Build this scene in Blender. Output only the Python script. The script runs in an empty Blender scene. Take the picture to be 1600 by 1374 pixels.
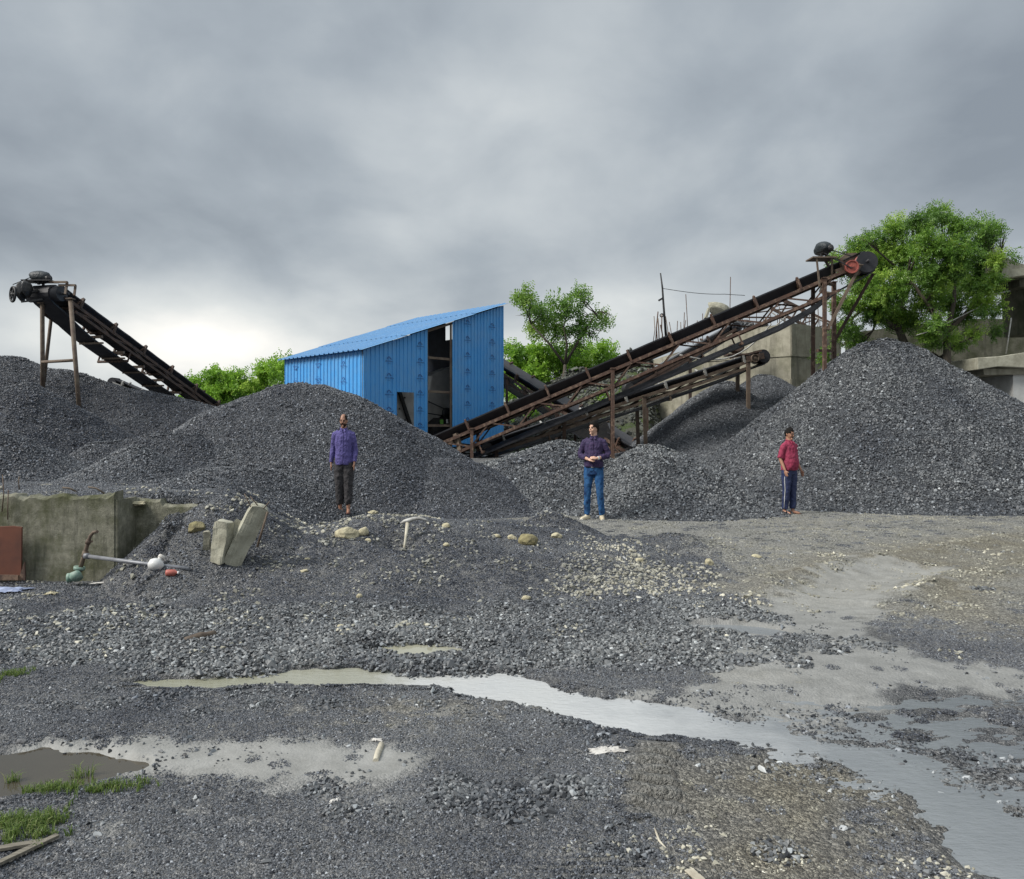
import bpy, bmesh, math, random
import numpy as np
from mathutils import Vector, Matrix
random.seed(7)
rng = np.random.default_rng(11)
R = math.radians
scene = bpy.context.scene
C = scene.collection
FPX, CX, HY, EYE = 1200.0, 800.0, 672.0, 1.62

def P(px, py, D):
    """a point of the yard seen at photo pixel px,py, standing D metres away"""
    return Vector(((px-CX)/FPX*D, D, EYE-(py-HY)/FPX*D))

# ------------------------------------------------------------ tagging
def tag(o, label=None, cat=None, group=None, kind=None):
    if label: o['label'] = label
    if cat: o['category'] = cat
    if group: o['group'] = group
    if kind: o['kind'] = kind
    return o

def thing(name, label, cat, loc=(0, 0, 0), rz=0, group=None):
    o = bpy.data.objects.new(name, None)
    C.objects.link(o)
    o.location = loc
    o.rotation_euler = (0, 0, rz)
    o.empty_display_size = 0.2
    return tag(o, label, cat, group)

# ------------------------------------------------------------ mesh builder
class MB:
    def __init__(s):
        s.v = []; s.f = []; s.m = []; s.sm = []
    def add(s, vs, fs, mi=0, smooth=False):
        b = len(s.v)
        s.v.extend([tuple(v) for v in vs])
        for f in fs:
            s.f.append([i+b for i in f]); s.m.append(mi); s.sm.append(smooth)
    def box(s, c, size, M=None, mi=0):
        hx, hy, hz = size[0]/2, size[1]/2, size[2]/2
        vs = []
        for dx in (-hx, hx):
            for dy in (-hy, hy):
                for dz in (-hz, hz):
                    p = Vector((dx, dy, dz))
                    if M is not None: p = M @ p
                    vs.append(p+Vector(c))
        s.add(vs, [(0,1,3,2),(4,6,7,5),(0,4,5,1),(2,3,7,6),(0,2,6,4),(1,5,7,3)], mi)
    def beam(s, a, b, w, h, up=(0,0,1), mi=0):
        a, b = Vector(a), Vector(b); d = (b-a); L = d.length
        if L < 1e-6: return
        d.normalize(); u = Vector(up)
        if abs(d.dot(u)) > .98: u = Vector((0, 1, 0))
        sd = d.cross(u).normalized(); u = sd.cross(d).normalized()
        vs = []
        for p in (a, b):
            for i, j in ((-1,-1),(1,-1),(1,1),(-1,1)):
                vs.append(p+sd*(w/2*i)+u*(h/2*j))
        s.add(vs, [(3,2,1,0),(4,5,6,7),(0,1,5,4),(1,2,6,5),(2,3,7,6),(3,0,4,7)], mi)
    def tube(s, pts, r, n=8, mi=0, smooth=True, cap=True):
        pts = [Vector(p) for p in pts]
        rs = r if isinstance(r, (list, tuple)) else [r]*len(pts)
        vs = []; prev = None
        for i, p in enumerate(pts):
            d = (pts[min(i+1, len(pts)-1)]-pts[max(i-1, 0)]).normalized()
            if prev is None:
                u = d.orthogonal().normalized()
            else:
                u = (prev-d*prev.dot(d))
                u = u.normalized() if u.length > 1e-5 else d.orthogonal().normalized()
            prev = u; w = d.cross(u)
            for k in range(n):
                a = 2*math.pi*k/n
                vs.append(p+(u*math.cos(a)+w*math.sin(a))*rs[i])
        fs = []
        for i in range(len(pts)-1):
            for k in range(n):
                k2 = (k+1) % n
                fs.append((i*n+k, i*n+k2, (i+1)*n+k2, (i+1)*n+k))
        s.add(vs, fs, mi, smooth)
        if cap:
            b = len(s.v)-len(vs)
            s.f.append([b+k for k in range(n)][::-1]); s.m.append(mi); s.sm.append(False)
            s.f.append([b+(len(pts)-1)*n+k for k in range(n)]); s.m.append(mi); s.sm.append(False)
    def cyl(s, a, b, r, n=20, mi=0, r2=None):
        s.tube([a, b], [r, r if r2 is None else r2], n, mi)
    def prism(s, poly, ex, mi=0):
        """poly: list of 3-D points (planar), ex: extrusion vector"""
        n = len(poly); ex = Vector(ex)
        vs = [Vector(p) for p in poly]+[Vector(p)+ex for p in poly]
        s.add(vs, [tuple(range(n))[::-1], tuple(range(n, 2*n))]+[(i, (i+1) % n, n+(i+1) % n, n+i) for i in range(n)], mi)
    def lathe(s, o, ax, prof, n=20, mi=0, smooth=True):
        o, ax = Vector(o), Vector(ax).normalized(); u = ax.orthogonal().normalized(); w = ax.cross(u)
        vs = []
        for (r, h) in prof:
            for k in range(n):
                a = 2*math.pi*k/n
                vs.append(o+ax*h+(u*math.cos(a)+w*math.sin(a))*max(r, 1e-4))
        fs = [(i*n+k, i*n+(k+1) % n, (i+1)*n+(k+1) % n, (i+1)*n+k) for i in range(len(prof)-1) for k in range(n)]
        s.add(vs, fs, mi, smooth)
    def rock(s, c, size, seed=0, sub=3, rough=.25, mi=0, smooth=False, M=None):
        bm = bmesh.new()
        bmesh.ops.create_icosphere(bm, subdivisions=sub, radius=1)
        rr = random.Random(seed)
        planes = [(Vector((rr.gauss(0,1), rr.gauss(0,1), rr.gauss(0,1))).normalized(), rr.uniform(.62, .95)) for _ in range(14)]
        off = Vector((rr.uniform(-50,50), rr.uniform(-50,50), 0))
        from mathutils import noise
        for v in bm.verts:
            p = v.co.copy()
            for nrm, d in planes:
                k = p.dot(nrm)
                if k > d: p -= nrm*(k-d)*.92
            p *= 1+rough*.3*noise.noise(p*2.2+off)+rough*.12*noise.noise(p*7+off)
            p = Vector((p.x*size[0], p.y*size[1], p.z*size[2]))
            if M is not None: p = M @ p
            v.co = p+Vector(c)
        bm.verts.index_update()
        s.add([v.co for v in bm.verts], [[v.index for v in f.verts] for f in bm.faces], mi, smooth)
        bm.free()
    def build(s, name, mats, parent=None, bevel=0, loc=None):
        me = bpy.data.meshes.new(name)
        me.from_pydata(s.v, [], s.f)
        mats = mats if isinstance(mats, (list, tuple)) else [mats]
        for m in mats: me.materials.append(m)
        me.polygons.foreach_set('material_index', s.m)
        me.polygons.foreach_set('use_smooth', s.sm)
        me.update()
        o = bpy.data.objects.new(name, me)
        C.objects.link(o)
        if parent is not None: o.parent = parent
        if loc is not None: o.location = loc
        if bevel:
            b = o.modifiers.new('bev', 'BEVEL'); b.width = bevel; b.segments = 2; b.limit_method = 'ANGLE'; b.angle_limit = R(40)
        return o

def grid_mesh(name, X, Y, Z, mats, attrs=None, keep=None, smooth=True):
    """grid arrays (r,c) -> mesh, fast"""
    r, c = X.shape
    co = np.stack([X, Y, Z], -1).reshape(-1, 3).astype(np.float32)
    idx = np.arange(r*c).reshape(r, c)
    q = np.stack([idx[:-1,:-1], idx[:-1,1:], idx[1:,1:], idx[1:,:-1]], -1).reshape(-1, 4)
    if keep is not None:
        k = keep.reshape(-1)
        q = q[k[q].any(axis=1)]
        used = np.zeros(len(co), bool); used[q.ravel()] = True
        remap = -np.ones(len(co), int); remap[used] = np.arange(used.sum())
        co = co[used]; q = remap[q]
    else:
        used = np.ones(len(co), bool)
    me = raw_mesh(name, co, q, mats, smooth)
    for n, a in (attrs or {}).items():
        at = me.attributes.new(n, 'FLOAT', 'POINT')
        at.data.foreach_set('value', a.reshape(-1)[used].astype(np.float32))
    return me

def raw_mesh(name, co, q, mats, smooth=True, extra=None):
    me = bpy.data.meshes.new(name)
    n = q.shape[1]
    me.vertices.add(len(co)); me.vertices.foreach_set('co', np.asarray(co, np.float32).ravel())
    me.loops.add(q.size); me.loops.foreach_set('vertex_index', q.ravel().astype(np.int32))
    me.polygons.add(len(q)); me.polygons.foreach_set('loop_start', (np.arange(len(q))*n).astype(np.int32))
    me.polygons.foreach_set('loop_total', np.full(len(q), n, np.int32))
    me.polygons.foreach_set('use_smooth', np.full(len(q), smooth))
    for m in (mats if isinstance(mats, (list, tuple)) else [mats]): me.materials.append(m)
    me.update(calc_edges=True); me.validate()
    return me

def link(name, me, parent=None):
    o = bpy.data.objects.new(name, me); C.objects.link(o)
    if parent is not None: o.parent = parent
    return o

# ------------------------------------------------------------ noise (numpy)
_perm = np.random.default_rng(3).random((256, 256))
def vn(x, y):
    xi = np.floor(x).astype(int); yi = np.floor(y).astype(int)
    fx = x-xi; fy = y-yi
    fx = fx*fx*(3-2*fx); fy = fy*fy*(3-2*fy)
    a = _perm[xi & 255, yi & 255]; b = _perm[(xi+1) & 255, yi & 255]
    c = _perm[xi & 255, (yi+1) & 255]; d = _perm[(xi+1) & 255, (yi+1) & 255]
    return (a*(1-fx)+b*fx)*(1-fy)+(c*(1-fx)+d*fx)*fy*1.0
def fbm(x, y, o=4, lac=2.03, g=.5, s=0.0):
    t = 0; a = 1; n = 0
    for i in range(o):
        t = t+a*(vn(x+17.3*i+s, y-9.1*i+s*1.7)*2-1); n += a
        x = x*lac; y = y*lac; a *= g
    return t/n
def sst(a, b, x):
    t = np.clip((x-a)/(b-a), 0, 1); return t*t*(3-2*t)

def seg_field(x, y, pts):
    """pts: list of (x,y,val...) ; returns nearest distance and interpolated values along the polyline"""
    best = np.full(np.shape(x), 1e9); vals = None
    for (p, q) in zip(pts[:-1], pts[1:]):
        dx, dy = q[0]-p[0], q[1]-p[1]; L2 = dx*dx+dy*dy+1e-9
        t = np.clip(((x-p[0])*dx+(y-p[1])*dy)/L2, 0, 1)
        d = np.hypot(x-p[0]-t*dx, y-p[1]-t*dy)
        vv = [p[k]+t*(q[k]-p[k]) for k in range(2, len(p))]
        m = d < best
        best = np.where(m, d, best)
        vals = vv if vals is None else [np.where(m, a, b) for a, b in zip(vv, vals)]
    return best, vals

def cone(x, y, pts, slope, rnd=.35):
    """highest gravel surface under a ridge polyline (x,y,z): union of cones at the angle of repose"""
    h = np.full(np.shape(x), -1e9)
    for (p, q) in zip(pts[:-1], pts[1:]):
        for t in np.linspace(0, 1, 9):
            cx, cy, cz = (p[k]+t*(q[k]-p[k]) for k in range(3))
            d = np.hypot(x-cx, y-cy)
            h = np.maximum(h, cz-slope*(np.sqrt(d*d+rnd*rnd)-rnd))
    return h

# ------------------------------------------------------------ materials
def mat(name):
    m = bpy.data.materials.new(name); m.use_nodes = True
    nt = m.node_tree; b = nt.nodes['Principled BSDF']
    return m, nt, b
def N(nt, t, **k):
    n = nt.nodes.new(t)
    for a, v in k.items():
        if a.startswith('i_'):
            key = a[2:].replace('_', ' ')
            n.inputs[key].default_value = v
        else: setattr(n, a, v)
    return n
def ramp(nt, fac, stops, interp='LINEAR'):
    r = nt.nodes.new('ShaderNodeValToRGB'); r.color_ramp.interpolation = interp
    e = r.color_ramp.elements
    while len(e) < len(stops): e.new(.5)
    for i, (p, c) in enumerate(stops):
        e[i].position = p; e[i].color = (*c, 1) if len(c) == 3 else c
    nt.links.new(fac, r.inputs[0]); return r
def mixc(nt, fac, a, b, blend='MIX'):
    m = nt.nodes.new('ShaderNodeMix'); m.data_type = 'RGBA'; m.blend_type = blend
    for s, v in ((m.inputs[0], fac), (m.inputs[6], a), (m.inputs[7], b)):
        if hasattr(v, 'node'): nt.links.new(v, s)
        elif isinstance(v, (int, float)): s.default_value = v
        else: s.default_value = (*v, 1)
    return m.outputs[2]
def mth(nt, op, a, b=None, c=None, clamp=False):
    m = nt.nodes.new('ShaderNodeMath'); m.operation = op; m.use_clamp = clamp
    for i, v in enumerate((a, b, c)):
        if v is None: continue
        if hasattr(v, 'node'): nt.links.new(v, m.inputs[i])
        else: m.inputs[i].default_value = v
    return m.outputs[0]
def noise(nt, co, scale, detail=4, rough=.6, dist=0):
    n = N(nt, 'ShaderNodeTexNoise', i_Scale=scale, i_Detail=detail, i_Roughness=rough, i_Distortion=dist)
    if co is not None: nt.links.new(co, n.inputs['Vector'])
    return n.outputs['Fac']
def bump(nt, b, h, strength=.5, dist=.02):
    n = N(nt, 'ShaderNodeBump', i_Strength=strength, i_Distance=dist)
    nt.links.new(h, n.inputs['Height']); nt.links.new(n.outputs[0], b.inputs['Normal'])
    return n
def simple(name, c1, c2=None, rough=.6, metal=0, scale=6, bs=.3, bd=.01, detail=6, lo=.35, hi=.65, c3=None, spec=.5, coord='Object', stretch=None):
    m, nt, b = mat(name)
    tc = N(nt, 'ShaderNodeTexCoord').outputs[coord]
    if stretch:
        mp = N(nt, 'ShaderNodeMapping'); mp.inputs['Scale'].default_value = stretch
        nt.links.new(tc, mp.inputs[0]); tc = mp.outputs[0]
    c2 = c2 or tuple(x*.7 for x in c1)
    f = noise(nt, tc, scale, detail)
    st = [(lo, c1), (hi, c2)]
    if c3: st = [(lo, c1), ((lo+hi)/2, c3), (hi, c2)]
    r = ramp(nt, f, st)
    nt.links.new(r.outputs[0], b.inputs['Base Color'])
    b.inputs['Roughness'].default_value = rough
    b.inputs['Metallic'].default_value = metal
    b.inputs['Specular IOR Level'].default_value = spec
    if bs: bump(nt, b, noise(nt, tc, scale*4, 5), bs, bd)
    return m

M = {}
M['rust'] = simple('rusty_steel', (.10,.052,.034), (.20,.13,.09), .8, 0, 9, .4, .004, c3=(.07,.042,.032))
M['rust_dark'] = simple('dark_rusty_steel', (.04,.028,.022), (.09,.055,.04), .8, 0, 7, .4, .004)
M['tan_steel'] = simple('weathered_tan_steel', (.16,.125,.09), (.09,.06,.045), .75, 0, 6, .3, .004)
M['belt'] = simple('black_rubber_belt', (.012,.013,.018), (.03,.03,.034), .5, 0, 3, .2, .004)
M['belt_grey'] = simple('dusty_grey_belt', (.11,.12,.135), (.17,.18,.19), .6, 0, 3, .2, .004)
M['iron'] = simple('dark_iron', (.02,.022,.026), (.05,.048,.046), .55, .3, 10, .3, .003)
M['pale_steel'] = simple('pale_steel', (.42,.42,.40), (.26,.25,.23), .55, .2, 12, .2, .003)
M['redpaint'] = simple('worn_red_paint', (.34,.085,.06), (.22,.06,.05), .6, 0, 14, .2, .003)
M['tarp'] = simple('dark_tarpaulin', (.014,.02,.024), (.03,.038,.042), .5, 0, 5, .8, .03)
M['oxide'] = simple('red_oxide_plate', (.15,.05,.028), (.08,.03,.02), .75, 0, 3, .3, .004)
M['wood'] = simple('weathered_wood', (.22,.2,.16), (.10,.09,.07), .85, 0, 5, .6, .004, stretch=(1, 12, 12))
M['darkwood'] = simple('wet_dark_wood', (.06,.04,.028), (.14,.11,.08), .7, 0, 12, .6, .006)
M['palewood'] = simple('bleached_wood', (.55,.52,.42), (.35,.31,.24), .8, 0, 10, .5, .004)
M['pale_rock'] = simple('pale_yellow_rock', (.50,.46,.30), (.32,.29,.19), .85, 0, 14, .7, .01, c3=(.42,.38,.26))
M['olive_rock'] = simple('olive_rock', (.26,.23,.11), (.15,.13,.075), .85, 0, 9, .8, .012)
M['grey_rock'] = simple('grey_rock', (.16,.165,.17), (.07,.07,.075), .8, 0, 14, .7, .01)
M['white_plastic'] = simple('white_plastic', (.7,.7,.69), (.5,.5,.48), .4, 0, 6, .1, .002)
M['paper'] = simple('crumpled_paper', (.62,.6,.56), (.4,.38,.35), .85, 0, 20, .5, .004)
M['red_plastic'] = simple('red_plastic', (.45,.12,.09), (.3,.09,.07), .5, 0, 8, .1, .002)
M['blue_plastic'] = simple('faded_blue_plastic', (.36,.42,.58), (.2,.24,.36), .5, 0, 8, .4, .006)
M['green_valve'] = simple('green_painted_iron', (.14,.25,.20), (.25,.32,.27), .6, 0, 14, .3, .004)
M['grey_pipe'] = simple('grey_pipe', (.24,.25,.27), (.15,.155,.17), .45, .1, 8, .1, .002)
M['screen_grey'] = simple('grey_machine_plate', (.62,.60,.56), (.45,.43,.40), .6, .1, 3, .2, .004)
M['block'] = simple('pale_concrete', (.40,.39,.31), (.27,.26,.20), .9, 0, 7, .6, .012)

def concrete(name, a, b_, moss, scale=1.0, amt=.55):
    m, nt, b = mat(name)
    tc = N(nt, 'ShaderNodeTexCoord').outputs['Object']
    big = noise(nt, tc, .9*scale, 6, .65)
    mid = noise(nt, tc, 4*scale, 8, .7)
    base = ramp(nt, mid, [(.3, b_), (.7, a)]).outputs[0]
    mp = N(nt, 'ShaderNodeMapping'); mp.inputs['Scale'].default_value = (3, 3, .35); nt.links.new(tc, mp.inputs[0])
    st = noise(nt, mp.outputs[0], 1.6*scale, 6, .7)
    mf = ramp(nt, big, [(amt-.09, (0,0,0)), (amt+.12, (1,1,1))]).outputs[0]
    c = mixc(nt, mf, base, moss)
    sf = ramp(nt, st, [(.5, (0,0,0)), (.72, (.75,.75,.75))]).outputs[0]
    c = mixc(nt, sf, c, tuple(x*.42 for x in b_))
    nt.links.new(c, b.inputs['Base Color']); b.inputs['Roughness'].default_value = .92
    bump(nt, b, noise(nt, tc, 18*scale, 8, .75), .7, .02)
    return m
M['conc'] = concrete('stained_concrete', (.40,.38,.30), (.24,.225,.175), (.13,.13,.08), 1.0, .6)
M['conc_dark'] = concrete('mossy_dark_concrete', (.145,.14,.105), (.07,.07,.05), (.04,.045,.02), 1.6, .5)
M['conc_wet'] = concrete('damp_retaining_wall_concrete', (.32,.31,.24), (.11,.11,.08), (.075,.08,.035), 3.2, .53)
M['plaster'] = simple('white_plaster', (.62,.62,.60), (.48,.48,.46), .85, 0, 3, .2, .004)
# ------------------------------------------------------------ gravel clumps
def W2(px, py):
    """where photo pixel px,py meets the level yard"""
    Y = FPX*EYE/(py-HY); return ((px-CX)/FPX*Y, Y)

def stone_mat(name, dark, light, tint, rough=.45, contrast=1.0):
    m, nt, b = mat(name)
    a = N(nt, 'ShaderNodeAttribute'); a.attribute_name = 'st'
    g = N(nt, 'ShaderNodeAttribute'); g.attribute_name = 'tone'; g.attribute_type = 'INSTANCER'
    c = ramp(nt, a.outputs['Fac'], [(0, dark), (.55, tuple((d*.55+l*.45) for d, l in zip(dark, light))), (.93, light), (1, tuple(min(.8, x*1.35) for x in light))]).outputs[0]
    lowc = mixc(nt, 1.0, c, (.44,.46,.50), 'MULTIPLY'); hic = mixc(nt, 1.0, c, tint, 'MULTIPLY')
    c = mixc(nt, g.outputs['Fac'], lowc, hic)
    nt.links.new(c, b.inputs['Base Color'])
    b.inputs['Roughness'].default_value = rough
    b.inputs['Specular IOR Level'].default_value = .5
    return m
M['stone'] = stone_mat('crushed_basalt', (.014,.016,.021), (.25,.268,.292), (1.3,1.27,1.17), .5)
M['stone_fine'] = stone_mat('fine_crushed_basalt', (.013,.015,.022), (.205,.222,.255), (1.3,1.27,1.17), .55)
M['stone_tan'] = stone_mat('pale_rubble', (.30,.285,.22), (.70,.67,.55), (.95,.95,.95), .8)
M['stone_bank'] = stone_mat('quarry_rock', (.06,.062,.06), (.27,.27,.25), (.8,.85,.6), .8)
M['stone_yard'] = stone_mat('dusty_yard_gravel', (.09,.093,.09), (.37,.375,.355), (1.15,1.09,.93), .75)

def clump_obj(i, material, nst=88, rad=5.0, flat=1.0):
    rr = random.Random(100+i)
    V = []; F = []; st = []
    pts = []
    tries = 0
    while len(pts) < nst and tries < 6000:
        tries += 1
        a = rr.uniform(0, 6.283); q = rad*math.sqrt(rr.random())
        p = (q*math.cos(a), q*math.sin(a))
        if all((p[0]-o[0])**2+(p[1]-o[1])**2 > .55**2 for o in pts): pts.append(p)
    for (x, y) in pts:
        bm = bmesh.new()
        s = .54*math.exp(rr.gauss(0, .26))
        sx, sy, sz = s*rr.uniform(.8, 1.35), s*rr.uniform(.7, 1.1), s*rr.uniform(.5, .9)*flat
        for k in range(11):
            d = Vector((rr.gauss(0,1), rr.gauss(0,1), rr.gauss(0,1))).normalized()
            bm.verts.new((d.x*sx, d.y*sy, d.z*sz))
        bmesh.ops.convex_hull(bm, input=bm.verts)
        bmesh.ops.delete(bm, geom=[v for v in bm.verts if not v.link_faces], context='VERTS')
        rm = Matrix.Rotation(rr.uniform(0, 6.28), 3, 'Z') @ Matrix.Rotation(rr.gauss(0, .5), 3, 'X') @ Matrix.Rotation(rr.gauss(0, .5), 3, 'Y')
        e = math.hypot(x, y)/rad
        z = rr.uniform(-.15, .3)-.35*e*e
        b0 = len(V); bm.verts.index_update()
        t = min(1, max(0, rr.gauss(.43, .24)))
        for v in bm.verts:
            p = rm @ v.co; V.append((p.x+x, p.y+y, p.z+z)); st.append(t)
        for f in bm.faces: F.append([v.index+b0 for v in f.verts])
        bm.free()
    me = bpy.data.meshes.new('stone_clump')
    me.from_pydata(V, [], F); me.materials.append(material)
    at = me.attributes.new('st', 'FLOAT', 'POINT'); at.data.foreach_set('value', st)
    return bpy.data.objects.new('stone_clump', me)

def scatter_group(name, material, nvar=5, **k):
    g = bpy.data.node_groups.new(name, 'GeometryNodeTree')
    g.interface.new_socket('Geometry', in_out='INPUT', socket_type='NodeSocketGeometry')
    g.interface.new_socket('Geometry', in_out='OUTPUT', socket_type='NodeSocketGeometry')
    gi = g.nodes.new('NodeGroupInput'); go = g.nodes.new('NodeGroupOutput')
    jn = g.nodes.new('GeometryNodeJoinGeometry')
    for i in range(nvar):
        oi = g.nodes.new('GeometryNodeObjectInfo')
        oi.inputs['Object'].default_value = clump_obj(i, material, **k)
        oi.inputs['As Instance'].default_value = True
        g.links.new(oi.outputs['Geometry'], jn.inputs[0])
    def attr(nm, ty):
        a = g.nodes.new('GeometryNodeInputNamedAttribute'); a.data_type = ty; a.inputs['Name'].default_value = nm
        return a.outputs['Attribute']
    ip = g.nodes.new('GeometryNodeInstanceOnPoints')
    g.links.new(gi.outputs[0], ip.inputs['Points'])
    cmp_ = g.nodes.new('FunctionNodeCompare'); cmp_.data_type = 'FLOAT'; cmp_.operation = 'GREATER_THAN'
    g.links.new(attr('scl', 'FLOAT'), cmp_.inputs[0]); cmp_.inputs[1].default_value = 1e-5
    g.links.new(cmp_.outputs[0], ip.inputs['Selection'])
    g.links.new(jn.outputs[0], ip.inputs['Instance'])
    ip.inputs['Pick Instance'].default_value = True
    g.links.new(attr('idx', 'INT'), ip.inputs['Instance Index'])
    er = g.nodes.new('FunctionNodeEulerToRotation'); g.links.new(attr('rot', 'FLOAT_VECTOR'), er.inputs[0])
    g.links.new(er.outputs[0], ip.inputs['Rotation'])
    g.links.new(attr('scl', 'FLOAT'), ip.inputs['Scale'])
    j2 = g.nodes.new('GeometryNodeJoinGeometry')
    g.links.new(gi.outputs[0], j2.inputs[0]); g.links.new(ip.outputs[0], j2.inputs[0])
    g.links.new(j2.outputs[0], go.inputs[0])
    return g
SG = {'stone': scatter_group('scatter_stone', M['stone']), 'fine': scatter_group('scatter_fine', M['stone_fine']),
      'tan': scatter_group('scatter_tan', M['stone_tan'], nst=14), 'bank': scatter_group('scatter_bank', M['stone_bank'], nst=40),
      'yard': scatter_group('scatter_yard', M['stone_yard'], nst=55, flat=.8), 'sparse': scatter_group('scatter_sparse', M['stone'], nst=9)}

def euler_from_normals(nx, ny, nz, phi):
    # columns of rotation: local z -> n ; x -> spun tangent
    tx = np.stack([nz, np.zeros_like(nx), -nx], -1); tx /= np.linalg.norm(tx, axis=1, keepdims=True)
    n = np.stack([nx, ny, nz], -1)
    ty = np.cross(n, tx)
    c, s = np.cos(phi)[:,None], np.sin(phi)[:,None]
    ax = tx*c+ty*s; ay = -tx*s+ty*c
    ex = np.arctan2(ay[:,2], n[:,2]); ey = np.arcsin(np.clip(-ax[:,2], -1, 1)); ez = np.arctan2(ax[:,1], ax[:,0])
    return np.stack([ex, ey, ez], -1)

def add_points(me, x, y, z, eul, scl, tone, nvar=5):
    """loose vertices carrying stone clumps"""
    n0 = len(me.vertices); n = len(x)
    me.vertices.add(n)
    co = np.zeros((n0+n)*3, np.float32); me.vertices.foreach_get('co', co)
    co = co.reshape(-1, 3); co[n0:] = np.stack([x, y, z], -1)
    me.vertices.foreach_set('co', co.ravel())
    def put(nm, ty, arr, key, dim=1):
        at = me.attributes.get(nm) or me.attributes.new(nm, ty, 'POINT')
        buf = np.zeros((n0+n)*dim, np.float32 if ty != 'INT' else np.int32)
        at.data.foreach_get(key, buf)
        buf[n0*dim:] = np.asarray(arr).ravel()
        at.data.foreach_set(key, buf)
    put('scl', 'FLOAT', scl, 'value'); put('tone', 'FLOAT', tone, 'value')
    put('rot', 'FLOAT_VECTOR', eul, 'vector', 3)
    put('idx', 'INT', rng.integers(0, nvar, n), 'value')
    me.update()

def hslope(H, x, y, e=.05):
    gx = (H(x+e, y)-H(x-e, y))/(2*e); gy = (H(x, y+e)-H(x, y-e))/(2*e)
    L = np.sqrt(gx*gx+gy*gy+1)
    return -gx/L, -gy/L, 1/L

# ------------------------------------------------------------ shape of the yard
# water courses: x, y, half width
def wpts(lst):
    out = []
    for px, py, h in lst:
        X, Y = W2(px, py); out.append((X, Y, h*Y*Y/(FPX*EYE)))
    return out
STREAM = wpts([(215,1062,4),(310,1062,9),(400,1058,13),(500,1052,16),(570,1054,11),(640,1058,9),(700,1057,11),(770,1064,16),(850,1080,18),(930,1100,20),
               (1030,1116,22),(1130,1132,17),(1230,1148,15),(1330,1172,18),(1430,1215,24),(1530,1270,36),(1640,1340,52),(1760,1420,70)])
POND = wpts([(585,1010,5),(620,1011,9),(680,1010,9),(715,1009,5)])
PUDDLE = wpts([(-180,1215,60),(0,1205,42),(70,1200,32),(150,1195,22),(210,1190,10)])
SIDE = wpts([(1085,975,4),(1150,978,7),(1210,985,6)])
WL = -.028
def water_field(x, y):
    w = np.full(np.shape(x), -9.)
    n = fbm(x*3.1, y*3.1, 4, s=3.)*.55+fbm(x*14, y*14, 3, s=8.)*.28
    for pts, k in ((STREAM, 1.), (POND, .8), (PUDDLE, .8), (SIDE, 1.)):
        d, (hw,) = seg_field(x, y, pts)
        w = np.maximum(w, (hw*1.12-d)/np.maximum(hw, .05)+n*k)
    return w   # >0 is under water

SILT = wpts([(60,1170,14),(160,1175,22),(300,1185,26),(420,1190,30),(520,1195,32),(590,1192,24)])
def blob(x, y, px, py, rx, ry):
    """soft oval patch on the yard, given by where it lies and its half sizes in photo pixels"""
    X, Y = W2(px, py); sx = rx/FPX*Y; sy = ry*Y*Y/(FPX*EYE)
    return np.exp(-(((x-X)/sx)**2+((y-Y)/sy)**2))

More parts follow.
